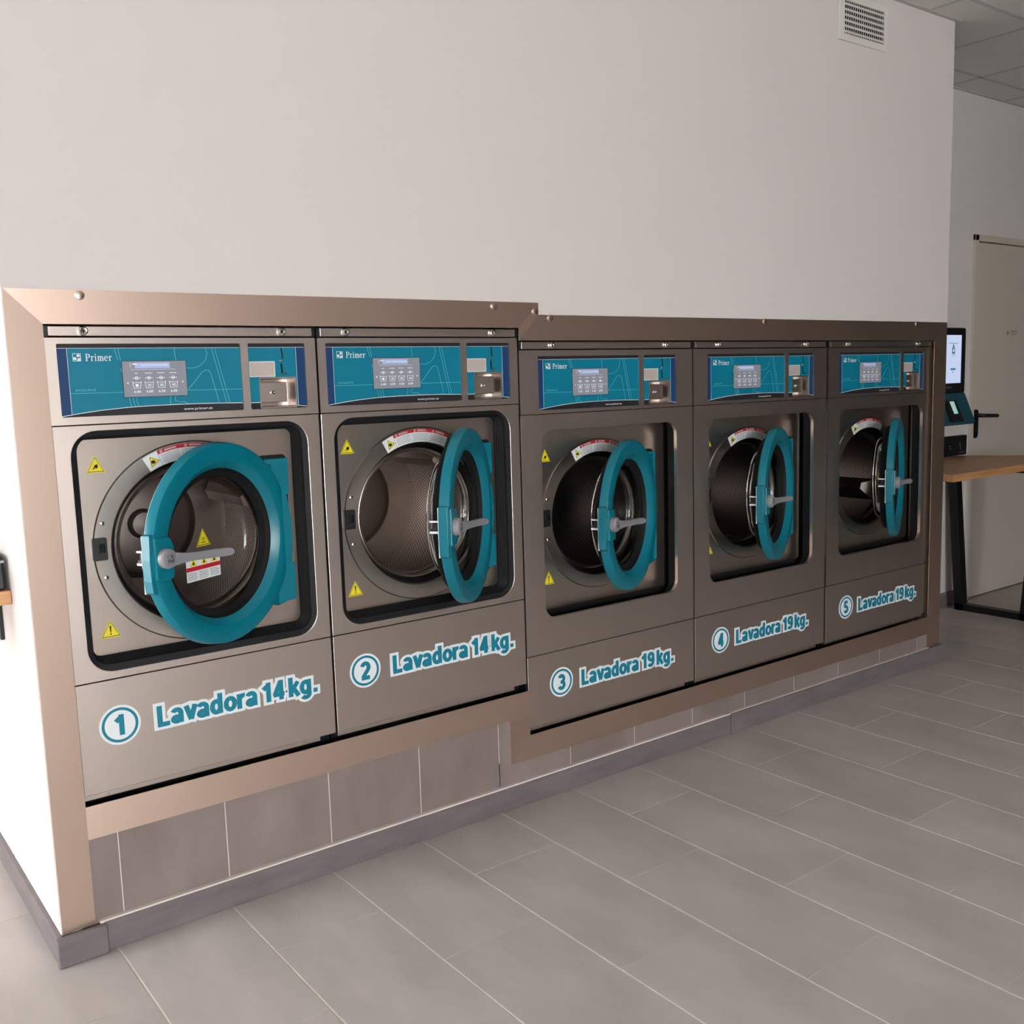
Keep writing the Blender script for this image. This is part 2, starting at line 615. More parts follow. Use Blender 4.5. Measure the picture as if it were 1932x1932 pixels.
def glyph(b, ch, x0, z0, sx, sz, w, ext, y0, y1):
    """one letter: stroke width w and end extension ext in cap-height units"""
    for k_, st in enumerate(GLYPH[ch][1]):
        P = list(st)
        if ext:
            for e, nb in ((0, 1), (-1, -2)):
                dx_, dz_ = P[e][0] - P[nb][0], P[e][1] - P[nb][1]
                l_ = math.hypot(dx_, dz_)
                P[e] = (P[e][0] + dx_ / l_ * ext, P[e][1] + dz_ / l_ * ext)
        L, R = [], []
        for i_, (x, z) in enumerate(P):
            p0, p1 = P[max(0, i_ - 1)], P[min(len(P) - 1, i_ + 1)]
            dx_, dz_ = p1[0] - p0[0], p1[1] - p0[1]
            l_ = math.hypot(dx_, dz_) or 1
            L.append((x0 + (x - dz_ / l_ * w / 2) * sx, z0 + (z + dx_ / l_ * w / 2) * sz))
            R.append((x0 + (x + dz_ / l_ * w / 2) * sx, z0 + (z - dx_ / l_ * w / 2) * sz))
        b.strip_pairs(L, R, y0 - .00007 * k_, y1)


# ------------------------------------------------------------------ room shell
def structure(name, fn, material, smooth=None):
    b = MB()
    fn(b)
    o = link(name, b.mesh(name, smooth), material)
    o['kind'] = 'structure'
    return o


FX0, FX1 = -0.0121, 3.9002        # outer edges of the steel surround
WX0, WX1 = -0.0145, 3.908          # machine block


def machine_wall(b):
    T = 0.10
    b.box(WX0, 1.475, 0, T, 1.585, CEIL)
    b.box(1.475, WX1, 0, T, 1.545, CEIL)
    b.box(WX0, 0.035, 0, T, 0, 1.585)
    b.box(3.855, WX1, 0, T, 0, 1.545)
    b.box(0.035, 1.40, 0.012, T, 0, 0.325)
    b.box(1.40, 3.855, 0.012, T, 0, 0.178)
    b.box(WX0, WX0 + 0.1, T, LEFT_BACK, 0, CEIL)      # left return
    b.box(WX1 - 0.1, WX1, T, ALCOVE_Y + 0.2, 0, CEIL)       # right return
    b.box(WX0 + 0.05, WX1, 0.78, 0.88, 0, CEIL)             # unseen back of the block, added to stop sky light leaking in
    b.box(WX0 + 0.05, WX1 - 0.05, 0.05, 0.8, 1.80, 1.85)


wall_back = structure('wall_back', machine_wall, 'white_wall_paint')
structure('wall_alcove', lambda b: (b.box(WX1 - 0.1, 5.17, ALCOVE_Y, ALCOVE_Y + 0.12, 0, CEIL), b.box(6.05, ROOM_R, ALCOVE_Y, ALCOVE_Y + 0.12, 0, CEIL),
                                    b.box(5.17, 6.05, ALCOVE_Y, ALCOVE_Y + 0.12, 2.115, CEIL)), 'white_wall_paint')
structure('wall_far', lambda b: b.box(ROOM_L, WX0 + 0.1, LEFT_BACK, LEFT_BACK + 0.12, 0, CEIL), 'white_wall_paint')
structure('wall_right', lambda b: b.box(ROOM_R, ROOM_R + 0.12, ROOM_F, -6.0, 0, CEIL), 'white_wall_paint')
structure('wall_right_deep', lambda b: b.box(ROOM_R, ROOM_R + 0.12, -6.0, ALCOVE_Y + 0.12, 0, CEIL), 'dark_wall')  # unseen dark stretch, added to give the right-hand machines dark reflections
structure('wall_front', lambda b: (b.box(0.40, 3.6, ROOM_F - 0.12, ROOM_F, 0, CEIL), b.box(ROOM_L - 0.12, -4.0, ROOM_F - 0.12, ROOM_F, 0, CEIL),
                                   b.box(-4.0, 0.40, ROOM_F - 0.12, ROOM_F, 0, 0.12), b.box(-4.0, 0.40, ROOM_F - 0.12, ROOM_F, 2.68, CEIL)), 'white_wall_paint')
structure('wall_front_deep', lambda b: b.box(3.6, ROOM_R, ROOM_F - 0.12, ROOM_F, 0, CEIL), 'taupe_wall')
structure('wall_left', lambda b: (b.box(ROOM_L - 0.12, ROOM_L, ROOM_F, -0.1, 0, CEIL), b.box(ROOM_L - 0.12, ROOM_L, 1.7, LEFT_BACK + 0.12, 0, CEIL),
                                  b.box(ROOM_L - 0.12, ROOM_L, -0.1, 1.7, 0, 0.12), b.box(ROOM_L - 0.12, ROOM_L, -0.1, 1.7, 2.68, CEIL)), 'white_wall_paint')

# shop-front glazing: frames and panes
w1 = empty('window_1', (ROOM_L - 0.06, 0.80, 0.12))
w1['kind'] = 'structure'
for i in range(3):
    part('mullion', 'mullion', lambda b: b.box(-0.03, 0.03, -0.03, 0.03, 0, 2.56), 'window_alu', w1, loc=(0, -0.9 + 0.9 * i, 0))
for i in range(2):
    part('pane', 'pane', lambda b: b.box(-0.004, 0.004, 0.03, 0.87, 0.0, 2.56), 'window_glass', w1, loc=(0, -0.9 + 0.9 * i, 0))
w2 = empty('window_2', (-1.8, ROOM_F - 0.06, 0.12))
w2['kind'] = 'structure'
for i in range(5):
    part('mullion', 'mullion', None, 'window_alu', w2, loc=(-2.2 + 1.1 * i, 0, 0))
for i in range(4):
    part('pane', 'pane2', lambda b: b.box(0.03, 1.07, -0.004, 0.004, 0, 2.56), 'window_glass', w2, loc=(-2.2 + 1.1 * i, 0, 0))
structure('ground_outside', lambda b: (b.box(-16, ROOM_L - 0.13, -16, 8, -0.12, -0.02), b.box(ROOM_L - 0.13, 10, -16, ROOM_F - 0.13, -0.12, -0.02)), 'pavement')

# floor: grout bed with separate porcelain tiles 0.30 x 0.60 in half bond
floor = structure('floor', lambda b: b.box(ROOM_L - 0.1, ROOM_R + 0.1, ROOM_F - 0.1, LEFT_BACK + 0.1, -0.08, -0.0012), 'grout')
GX0, G = 0.1102, 0.0022


def tile_mesh(w, l):
    b = MB()
    b.chbox(G, w - G, .0013, l - .0013, -0.006, 0.0, 0.0008)
    return b.mesh('floor_tile')


tile_me = tile_mesh(0.3, 0.6)
rest = MB()
for k in range(-15, 29):
    x = GX0 + 0.3 * k
    y0 = -0.2865 if k % 2 else -0.5865
    for j in range(-16, 5):
        y = y0 + 0.6 * j
        if y < ROOM_F or y > LEFT_BACK or (x > -0.1 and y > ALCOVE_Y - 0.02 and x < ROOM_R) or (x > 0.1 and x < 3.5 and y > 0.0):
            continue
        if -6 <= k <= 23 and -3.3 < y < 1.5:
            link('floor_tile', tile_me, 'floor_tile', floor, (x, y, 0))
        else:
            rest.chbox(x + G, x + 0.3 - G, y + .0013, y + 0.6 - .0013, -0.006, 0, 0.0008)
o = link('floor_tile_field', rest.mesh('floor_tile_field'), 'floor_tile', floor)
o['kind'] = 'stuff'

# suspended ceiling: panels laid in a white grid
ceiling = structure('ceiling', lambda b: b.box(ROOM_L - 0.1, ROOM_R + 0.1, ROOM_F - 0.1, LEFT_BACK + 0.1, CEIL + 0.012, CEIL + 0.1), 'black_void')
CX0, CY0, CDX, CDY = 3.68, -0.18, 0.588, 0.570
cpan = MB()
cpan.box(0.012, CDX - 0.012, 0.012, CDY - 0.012, 0.003, 0.02)
cpan_me = cpan.mesh('ceiling_panel')
rails = MB()
far_panels = MB()
for i in range(-14, 9):
    x = CX0 + CDX * i
    rails.box(x - 0.012, x + 0.012, ROOM_F, LEFT_BACK, CEIL, CEIL + 0.012)
    for j in range(-16, 5):
        y = CY0 + CDY * j
        if x > WX0 - 0.3 and y > ALCOVE_Y:
            continue
        if y > LEFT_BACK:
            continue
        if x > 1.0 and y > -1.5:
            link('ceiling_panel', cpan_me, 'ceiling_panel', ceiling, (x, y, CEIL - 0.002))
        else:
            far_panels.box(x + 0.012, x + CDX - 0.012, y + 0.012, y + CDY - 0.012, CEIL + 0.001, CEIL + 0.018)
for j in range(-16, 6):
    y = CY0 + CDY * j
    rails.box(ROOM_L, ROOM_R, y - 0.012, y + 0.012, CEIL, CEIL + 0.012)
rails.box(WX0, WX1 + 0.02, -0.022, 0.0, CEIL - 0.002, CEIL + 0.012)
rails.box(WX1, ROOM_R, ALCOVE_Y - 0.02, ALCOVE_Y, CEIL - 0.004, CEIL + 0.012)
link('grid_rail', rails.mesh('grid_rail'), 'rail_white', ceiling)['kind'] = 'stuff'
link('ceiling_panel_field', far_panels.mesh('ceiling_panel_field'), 'ceiling_panel', ceiling)['kind'] = 'stuff'

# tiles below the surround
BBT = 0.078
edges = [0.062, 0.1365, 0.4134, 0.718, 1.020, 1.318, 1.617, 1.917, 2.216, 2.5134, 2.820, 3.120, 3.4256, 3.727, 3.82]
for i in range(len(edges) - 1):
    x0, x1 = edges[i], edges[i + 1]
    top = 0.31 if x1 < 1.40 else 0.165
    if x0 < 1.37 < x1:
        part('wall_tile', None, lambda b: b.poly([(x0 + .0012, BBT - .01), (x1 - .0012, BBT - .01), (x1 - .0012, .165), (1.42, .165), (1.42, .31), (x0 + .0012, .31)], 0.003, 0.012), 'wall_tile', wall_back)
    else:
        part('wall_tile', None, lambda b: b.chbox(x0 + .0014, x1 - .0014, 0.003, 0.012, BBT - .01, top, .0004, '-y'), 'wall_tile', wall_back)
part('tile_joint_fill', None, lambda b: (b.box(0.062, 1.42, 0.0037, 0.0125, 0.06, 0.30), b.box(1.3, 3.82, 0.0037, 0.0125, 0.06, 0.16)), 'grout', wall_back)

# skirting tiles
bb = empty('baseboard_back')
bb['kind'] = 'structure'
part('skirting_tile', None, lambda b: b.chbox(-0.030, 0.088, -0.0265, -0.012, 0, 0.074, 0.003, '-y'), 'baseboard_tile', bb)
part('skirting_tile', None, lambda b: b.chbox(0.085, 1.25, -0.013, 0.0, 0, BBT - .002, 0.0015, '-y'), 'baseboard_tile', bb)
part('skirting_tile', None, lambda b: b.chbox(1.2503, 2.4137, -0.013, 0.0, 0, BBT - .002, 0.0015, '-y'), 'baseboard_tile', bb)
part('skirting_tile', None, lambda b: b.chbox(2.4145, 3.925, -0.0175, 0.0, 0, BBT + .001, 0.0015, '-y'), 'baseboard_tile', bb)
part('caulk_line', None, lambda b: (b.box(0.075, 2.414, -0.0105, 0.003, BBT - .003, BBT + .003), b.box(2.40, 3.81, -0.010, 0.003, BBT, BBT + .003)), 'caulk', bb)
bl = empty('baseboard_left')
bl['kind'] = 'structure'
for i in range(4):
    y0 = -0.012 + 0.555 * i
    part('skirting_tile', 'skirt_side', lambda b: b.chbox(-0.0125, 0.0, 0, 0.554, 0, 0.074, 0.0015), 'baseboard_tile', bl, loc=(WX0, y0, 0))
br = empty('baseboard_alcove')
br['kind'] = 'structure'
part('skirting_tile', None, lambda b: b.box(WX1, WX1 + 0.013, -0.017, ALCOVE_Y - .012, 0, BBT), 'baseboard_tile', br)
part('skirting_tile', None, lambda b: b.box(WX1, 5.165, ALCOVE_Y - .013, ALCOVE_Y, 0, 0.08), 'baseboard_tile', br)
part('skirting_tile', None, lambda b: b.box(6.10, ROOM_R, ALCOVE_Y - .013, ALCOVE_Y, 0, 0.08), 'baseboard_tile', br)

# ------------------------------------------------------------------ steel surround (mitred flat strips)
sur = empty('machine_surround', (0, 0, 0))
tag(sur, 'mitred brushed steel surround framing the five washing machines, stepped down after the second', 'metal frame')
YO, YI = -0.0045, -0.0005       # outer edge stands proud, inner edge sits back


def mitre(b, O0, O1, I1, I0):
    """four corners: outer edge O0-O1, inner edge I0-I1, with turned-back outer lip"""
    P = [(*O0, YO), (*O1, YO), (*I1, YI), (*I0, YI)]
    vs = [(x, y, z) for x, z, y in P] + [(x, 0.013, z) for x, z, y in P[:2]] + [(x, 0.0012, z) for x, z, y in P[2:]]
    b.add(vs, [(0, 1, 2, 3), (0, 4, 5, 1), (3, 2, 6, 7), (1, 5, 6, 2), (0, 3, 7, 4)])


T14, T19, B14, B19 = 1.6203, 1.5831, 0.2937, 0.1469
I14, I19, J14, J19 = 1.5420, 1.5035, 0.3760, 0.2260
XL, XLI, XR, XRI = FX0, 0.0665, FX1, 3.8053
XS, XSI = 1.5205, 1.4440      # upper step
XB, XBI = 1.3650, 1.4450      # lower step
fr = [
    ('frame_left_leg', 'steel_frame_up', (XL, .0742), (XL, T14), (XLI, I14), (XLI, .0742)),
    ('frame_top', 'steel_frame', (XL, T14), (XS, T14), (XSI, I14), (XLI, I14)),
    ('frame_step', 'steel_frame_up', (XS, T14), (XS, T19), (XSI, I19), (XSI, I14)),
    ('frame_top', 'steel_frame', (XS, T19), (XR, T19), (XRI, I19), (XSI, I19)),
    ('frame_right_leg', 'steel_frame_up', (XR, T19), (XR, BBT + .002), (XRI, BBT + .002), (XRI, I19)),
    ('frame_bottom', 'steel_frame', (XBI, B14), (XLI, B14), (XLI, J14), (XBI, J14)),
    ('frame_bottom', 'steel_frame', (XRI, B19), (XB, B19), (XBI, J19), (XRI, J19)),
    ('frame_step', 'steel_frame_up', (XB, B19), (XB, B14), (XBI, J14), (XBI, J19)),
]
for nm, mt, a, b_, c, d in fr:
    part(nm, None, lambda b: mitre(b, a, b_, c, d), mt, sur)
for x, z in ((0.1514, 1.6080), (1.348, 1.6055), (1.508, 1.5935), (1.5673, 1.5735), (2.62, 1.5735), (3.6526, 1.5735)):
    part('screw_cap', 'screw_cap', lambda b: b.lathe([(0.0001, -0.0082), (0.0085, -0.0080), (0.0105, -0.0072), (0.011, -0.003)], n=20), 'cap_metal', sur, 40, (x, 0, z))

# ------------------------------------------------------------------ washing machines
MX = [0.0672, 0.7588, 1.4500, 2.2430, 3.0425]
MW14, MW19 = 0.6905, 0.7920
DOOR_ANG = [27.4, 40.5, 26.7, 25.4, 26.7]
LIFT = [200, 40, 80, -72, -20]
DR, DL, DE, DHY = 0.2555, 0.2698, 0.0187, 0.093
NAMES = ['first', 'second', 'third', 'fourth', 'fifth']
YF = 0.015
PANEL_Y = 0.070


def tri(cx, cz, w, h):
    return [(cx - w / 2, cz - h / 2), (cx + w / 2, cz - h / 2), (cx, cz + h / 2)]


def warn_triangle(parent, key, cx, cz, w, h, y, kind):
    """yellow warning triangle with black outline and pictogram"""
    s = part('warning_triangle', key + 'tri', lambda b: b.poly(tri(cx, cz, w, h), y - 0.0006, y), 'yellow_sign', parent)

    def ink(b):
        z = cz - h * 0.08
        O = [(cx + (px - cx) * .88, z + (pz - z) * .88) for px, pz in tri(cx, cz, w, h)]
        I = [(cx + (px - cx) * .80, z + (pz - z) * .80) for px, pz in tri(cx, cz, w, h)]
        b.ring(O, I, y - 0.0009, y - 0.0005)
        zc = cz - h * 0.14
        if kind == 'bang':
            b.poly([(cx - w * .02, zc - h * .07), (cx + w * .02, zc - h * .07), (cx + w * .045, zc + h * .32), (cx - w * .045, zc + h * .32)], y - .0009, y - .0005)
            b.disc(cx, zc - h * .16, w * .04, y - .0009, y - .0005, 10)
        elif kind == 'hand':
            b.line([(cx - w * .12, zc - h * .16), (cx - w * .02, zc + h * .02), (cx + w * .12, zc + h * .14)], w * .05, y - .0009, y - .0005)
            b.line([(cx - w * .05, zc - h * .06), (cx + w * .10, zc + h * .05)], w * .05, y - .0009, y - .0005)
            b.disc(cx + w * .03, zc + h * .02, w * .09, y - .0009, y - .0005, 10)
            b.line([(cx + w * .02, zc - h * .14), (cx + w * .15, zc + h * .03)], w * .03, y - .0009, y - .0005)
        elif kind == 'heat':
            for k in (-1, 0, 1):
                b.line([(cx + k * w * .08, zc - h * .05), (cx + k * w * .08 + w * .02, zc + h * .06), (cx + k * w * .08 - w * .01, zc + h * .16)], w * .025, y - .0009, y - .0005)
            b.box(cx - w * .17, cx + w * .17, y - .0009, y - .0005, zc - h * .16, zc - h * .12)
    part('pictogram', key + 'ink', ink, 'charcoal_print', parent)
    return s


def serif_primer(b, x0, z0, h, y0, y1):
    """the word on the fascia in drawn serif letters; h = cap height"""
    t = 0.052
    cnt = [0]

    def R(x, z, w, hh):
        cnt[0] += 1
        b.box(x0 + x * h, x0 + (x + w) * h, y0 - .00002 * (cnt[0] % 5), y1, z0 + z * h, z0 + (z + hh) * h)

    def arc(cx, cz, rx, rz, a0, a1, w0, w1, n=10):
        L, Rr = [], []
        for i in range(n + 1):
            a = math.radians(a0 + (a1 - a0) * i / n)
            w = w0 + (w1 - w0) * abs(math.cos(a))
            for lst, k in ((L, .5), (Rr, -.5)):
                lst.append((x0 + (cx + (rx + k * w) * math.cos(a)) * h, z0 + (cz + (rz + k * w) * math.sin(a)) * h))
        b.strip_pairs(L, Rr, y0, y1)

    def stem(x, top, foot=True, w=.13):
        R(x, 0, w, top)
        if foot:
            R(x - .09, 0, w + .18, t)
        b.poly([(x0 + (x - .09) * h, z0 + (top - .07) * h), (x0 + (x + .01) * h, z0 + (top - .10) * h), (x0 + (x + w) * h, z0 + top * h), (x0 + (x + .02) * h, z0 + (top - .01) * h)], y0, y1)
    # P
    R(.10, 0, .15, 1)
    R(0, 0, .36, t)
    R(0, 1 - t, .40, t)
    arc(.36, .72, .215, .25, -90, 90, .055, .14)
    R(.22, .445, .16, .05)
    # r
    stem(.80, .68)
    arc(1.03, .42, .12, .215, 50, 160, .06, .08)
    b.disc(x0 + 1.12 * h, z0 + .58 * h, .062 * h, y0, y1, 10)
    # i
    stem(1.32, .68)
    b.disc(x0 + 1.385 * h, z0 + .90 * h, .085 * h, y0, y1, 12)
    # m
    stem(1.70, .68)
    arc(1.92, .42, .14, .215, 0, 155, .06, .13)
    R(1.995, 0, .13, .43)
    R(1.92, 0, .28, t)
    arc(2.22, .42, .14, .215, 0, 155, .06, .13)
    R(2.295, 0, .13, .43)
    R(2.22, 0, .28, t)
    # e
    arc(2.80, .335, .20, .31, 8, 318, .06, .13, 18)
    R(2.62, .36, .43, .05)
    # r
    stem(3.22, .68)
    arc(3.45, .42, .12, .215, 50, 160, .06, .08)
    b.disc(x0 + 3.54 * h, z0 + .58 * h, .062 * h, y0, y1, 10)


# fascia art drawn in the first machine's metric coordinates; (x, z) relative to the display window's lower-left corner
WXD, WZD = 0.0945, 1.3255
WDW, WDH = 0.4475, 0.1720


def fascia_curve(x):
    """height of the white arc above the window's lower edge at x from its left edge"""
    pts = [(0, .0022), (.05, .0090), (.095, .0140), (.165, .0188), (.232, .0205), (.30, .0210), (.375, .0205), (.45, .0185)]
    for (xa, za), (xb, zb) in zip(pts, pts[1:]):
        if xa <= x <= xb:
            return za + (zb - za) * (x - xa) / (xb - xa)
    return pts[-1][1]


def make_machine(i):
    big = i >= 2
    W = MW19 if big else MW14
    K = 'L' if big else 'S'
    x0 = MX[i]
    root = empty('washing_machine', (x0, YF, 0))
    zc = (0.9124 if big else 0.9901)
    zlow, zbot = (0.4816, 0.2376) if big else (0.6778, 0.3904)
    zctl, zct = (1.2698, 1.4735) if big else (1.3063, 1.5115)
    zst = 1.5015 if big else 1.5400
    cx = W / 2
    dx = 0.0515 if big else 0.0          # display group sits further in on the wide model
    dz = -0.0430 if big else 0.0
    ox0, ox1 = (cx - .311, cx + .311) if big else (cx - .3055, cx + .3055)
    oz0, oz1 = (0.5975, 1.2175) if big else (0.698, 1.2905)
    kg = 19 if big else 14
    lab = {
        0: 'brushed steel front-loading washer numbered 1, 14 kg, its teal porthole door nearest the camera',
        1: 'brushed steel front-loading washer numbered 2, 14 kg, door swung widest open',
        2: 'wide brushed steel washer numbered 3, 19 kg, just right of the frame step',
        3: 'wide brushed steel washer numbered 4, 19 kg, between washers 3 and 5',
        4: 'wide dark-looking steel washer numbered 5, 19 kg, at the far right end'}[i]
    tag(root, lab, 'washing machine', 'row of coin-operated washing machines')
    g = 0.0026
    PY = (0.090 if big else PANEL_Y) - YF

    # cabinet shell behind the front
    part('cabinet', 'cab' + K, lambda b: (b.box(g, .004, .03, .62, zbot, zst), b.box(W - .004, W - g, .03, .62, zbot, zst), b.box(g, W - g, .62, .63, zbot, zst),
                                          b.box(g, W - g, .03, .62, zst - .004, zst), b.box(g, W - g, .03, .62, zbot + .02, zbot + .024)), 'black_void', root)
    # top strip with two locks
    st = part('top_strip', 'strip' + K, lambda b: b.box(.012, W - .012, -.003, .03, zct + .004, zst - .002), 'steel', root, bevel=.001)
    for x in (g, W - .012):
        part('end_cap', 'cap' + K, lambda b: b.box(0, .0104, .002, .03, zct + .002, zst - .002), 'black_plastic', st, loc=(x, 0, 0))
    lz = 1.4895 if big else 1.5275
    for x in ((.134, .653) if big else (.089, .591)):
        part('lock', 'lock', lambda b: b.lathe([(0.0001, -.008), (.0045, -.008), (.005, -.0105), (.0075, -.011), (.0105, -.009), (.0115, -.003)], n=24), 'chrome', st, 35, (x, 0, lz))
        part('keyhole', 'keyhole', lambda b: (b.disc(0, 0, .0022, -.0086, -.0078, 12), b.box(-.0008, .0008, -.0086, -.0078, -.0042, 0)), 'black_void', st, loc=(x, 0, lz))
    # control panel: steel sheet with two rounded windows
    wx0, wx1 = WXD - MX[0] + dx, WXD - MX[0] + WDW + dx
    kx0, kx1 = .4955 + dx, .6565 + dx
    wz0, wz1 = WZD + dz, WZD + WDH + dz

    def ctl(b):
        xm = (wx1 + kx0) / 2
        plate_hole(b, rect(g, xm, zctl + .0012, zct), rrect(wx0, wx1, wz0, wz1, .004, 3), 0, .012, 24)
        plate_hole(b, rect(xm, W - g, zctl + .0012, zct), rrect(kx0, kx1, wz0, wz1, .004, 3), 0, .012, 24)
    part('control_panel', 'ctl' + K, ctl, 'steel', root)

    # display fascia
    F = 0.006
    D = part('display_fascia', 'fas' + K, lambda b: b.box(wx0 - .004, wx1 + .004, F, F + .004, wz0 - .004, wz1 + .004), 'teal_print', root)
    a, c_ = F - .0004, F
    top = wz1 - .0105
    part('top_band', 'fch' + K, lambda b: b.box(wx0 - .002, wx1 + .002, a, c_, top, wz1 + .002), 'charcoal_print', D)
    part('bottom_band', 'fcb' + K, lambda b: b.poly([(wx0 - .002, wz0 - .002), (wx1 + .002, wz0 - .002)] + [(wx0 + x, wz0 + fascia_curve(x)) for x in (.4475, .4, .35, .3, .25, .2, .15, .1, .05, 0)], a, c_), 'charcoal_print', D)
    part('navy_band', 'fnv' + K, lambda b: b.poly([(wx0 - .002, wz0 + .002), (wx0 + .0235, wz0 + .0055), (wx0 + .0235, top), (wx0 - .002, top)], a, c_), 'navy_print', D)

    def arcs(b):
        q0, q1 = F - .0007, F - .0003
        b.line([(wx0 + x * .4475 / 20, wz0 + fascia_curve(x * .4475 / 20)) for x in range(21)], .0016, q0, q1)
        b.line([(wx0, top), (wx1, top)], .0009, q0, q1)
        b.line([(wx0 + .0238, wz0 + .006), (wx0 + .0238, top)], .0009, q0, q1)
    part('white_edge_lines', 'fwl' + K, arcs, 'white_print', D)

    def art(b):
        q0, q1 = F - .0006, F - .0003

        def P(L):
            return [(x - MX[0] + dx, z + dz) for x, z in L]
        w = .0010
        for L in ([(.1180, 1.3809), (.2420, 1.3807)], [(.3985, 1.3809), (.542, 1.3802)],
                  [(.2268, 1.487), (.2335, 1.4549 + .004)], [(.2352, 1.487), (.2400, 1.4549 + .002)], [(.2385, 1.438), (.2417, 1.428)],
                  [(.2534, 1.3684), (.2577, 1.3445)], [(.2622, 1.3684), (.2663, 1.345)], [(.2713, 1.3684), (.2718, 1.358), (.275, 1.3455)],
                  [(.3726, 1.487), (.3724, 1.472), (.3749, 1.4556)],
                  [(.4525, 1.487), (.455, 1.4723), (.4500, 1.4560), (.4392, 1.4455), (.4280, 1.4385), (.4165, 1.436), (.3985, 1.437)],
                  [(.4674, 1.487), (.4991, 1.3465)], [(.4758, 1.487), (.5077, 1.3465)],
                  [(.3990, 1.3815), (.4160, 1.3990), (.4377, 1.424), (.4450, 1.4295), (.4521, 1.4306), (.4580, 1.4285), (.4617, 1.4217), (.4791, 1.3466)],
                  [(.3545, 1.3684), (.3534, 1.3475)], [(.3695, 1.3684), (.3650, 1.3610), (.3669, 1.3555), (.3769, 1.3522), (.3870, 1.3530), (.3967, 1.3480)]):
            b.line(P(L), w, q0, q1)
    part('fascia_line_art', 'fla' + K, art, 'teal_pale', D)

    def logo(b):
        q0, q1 = F - .0006, F - .0003
        X, Z, s = .1303 - MX[0] + dx, 1.4566 + dz, .0185
        t = .0011
        b.box(X, X + s, q0, q1, Z, Z + t)
        b.box(X, X + s, q0, q1, Z + s - t, Z + s)
        b.box(X, X + t, q0, q1, Z, Z + s)
        b.box(X + s - t, X + s, q0, q1, Z, Z + s)
        b.disc(X + .0050, Z + .0062, .0038, q0, q1, 16)
        b.disc(X + .0128, Z + .0132, .0036, q0, q1, 16)
        b.poly([(X + .0085, Z), (X + s, Z), (X + s, Z + .0105), (X + .0150, Z + .0068), (X + .0115, Z + .0068)], q0, q1)
        serif_primer(b, .1588 - MX[0] + dx, 1.4569 + dz, .0170, q0, q1)
        put_text(b, 'www.primer.es', .3862 - MX[0] + dx, .4601 - MX[0] + dx, 1.3316 + dz, .0058, F - .0008, .008)
    part('logo_lettering', 'flg' + K, logo, 'white_print', D)
    part('series_lettering', 'fex' + K, lambda b: put_text(b, 'EXCELLENCE', .1315 - MX[0] + dx, .1772 - MX[0] + dx, 1.3858 + dz, .0050, F - .0007, -.004), 'teal_pale', D)
    # touch screen with programme icons
    sx0, sx1, sz0, sz1 = .2422 - MX[0] + dx, .3978 - MX[0] + dx, 1.3686 + dz, 1.4552 + dz
    part('screen_bezel', 'sbz' + K, lambda b: b.box(sx0 - .0012, sx1 + .0012, F - .0010, F, sz0 - .0012, sz1 + .0012), 'charcoal_print', D)
    part('screen', 'scr' + K, lambda b: b.box(sx0, sx1, F - .0014, F - .0008, sz0, sz1), 'lcd', D)
    part('screen_header', 'shd' + K, lambda b: b.box(sx0 + .030, sx1 - .040, F - .0016, F - .0013, sz1 - .0175, sz1 - .0035), 'lcd_head', D)

    def icons(b):
        q0, q1 = F - .0019, F - .0016
        put_text(b, 'SELECCIONAR PROGRAMA', sx0 + .0445, sx1 - .0445, sz1 - .0118, .0034, q0, .012)
        b.line([(sx0 + .019, sz1 - .004), (sx0 + .019, sz1 - .016)], .0008, q0, q1)
        b.box(sx0 + .0235, sx0 + .035, q0, q1, sz1 - .0085, sz1 - .0060)
        b.line([(sx0 + .020, sz1 - .0205), (sx1 - .026, sz1 - .0205)], .0006, q0, q1)
        pr = ['6.00', '6.00', '6.50', '6.00']
        for k in range(4):
            x = sx0 + .0320 + .0300 * k
            z = sz0 + .0295
            b.box(x - (.004 if k == 0 else .009), x + (.004 if k == 0 else .009), q0, q1, sz1 - .0300, sz1 - .0286)
            b.line([(x - .0100, sz0 + .0455), (x + .0100, sz0 + .0455)], .0011, q0, q1)
            b.annulus(x, sz0 + .0455, .0026, .0040, q0, q1, n=14)
            b.line([(x - .0105, z + .0075), (x - .0078, z - .0085), (x + .0078, z - .0085), (x + .0105, z + .0075)], .0012, q0, q1)
            b.line([(x - .0105, z + .0060), (x - .0045, z + .0044), (x, z + .0060), (x + .0045, z + .0044), (x + .0105, z + .0060)], .0010, q0, q1)
            if k == 0:
                b.disc(x, z - .0018, .0040, q0, q1, 10)
            else:
                put_text(b, str(10 + 10 * k), x - .0045, x + .0045, z - .0048, .0062, q0, .01)
            put_text(b, pr[k], x - .0082, x + .0082, sz0 + .0098, .0056, q0, .012)
        zm = sz0 + .034
        b.poly([(sx0 + .0075, zm), (sx0 + .0120, zm - .0026), (sx0 + .0120, zm + .0026)], q0, q1)
        b.poly([(sx1 - .0075, zm), (sx1 - .0120, zm + .0026), (sx1 - .0120, zm - .0026)], q0, q1)
    part('screen_icons', 'sic' + K, icons, 'lcd_text', D)

    # coin panel
    Kp = part('coin_panel', 'coin' + K, lambda b: plate_hole(b, rect(kx0 - .004, kx1 + .004, wz0 - .004, wz1 + .004), rect(kx0 + .031, kx0 + .130, wz0 + .004, wz0 + .080), F, F + .004, 8), 'teal_print', root)
    part('top_band', 'cch' + K, lambda b: b.box(kx0 - .002, kx1 + .002, a, c_, top, wz1 + .002), 'charcoal_print', Kp)
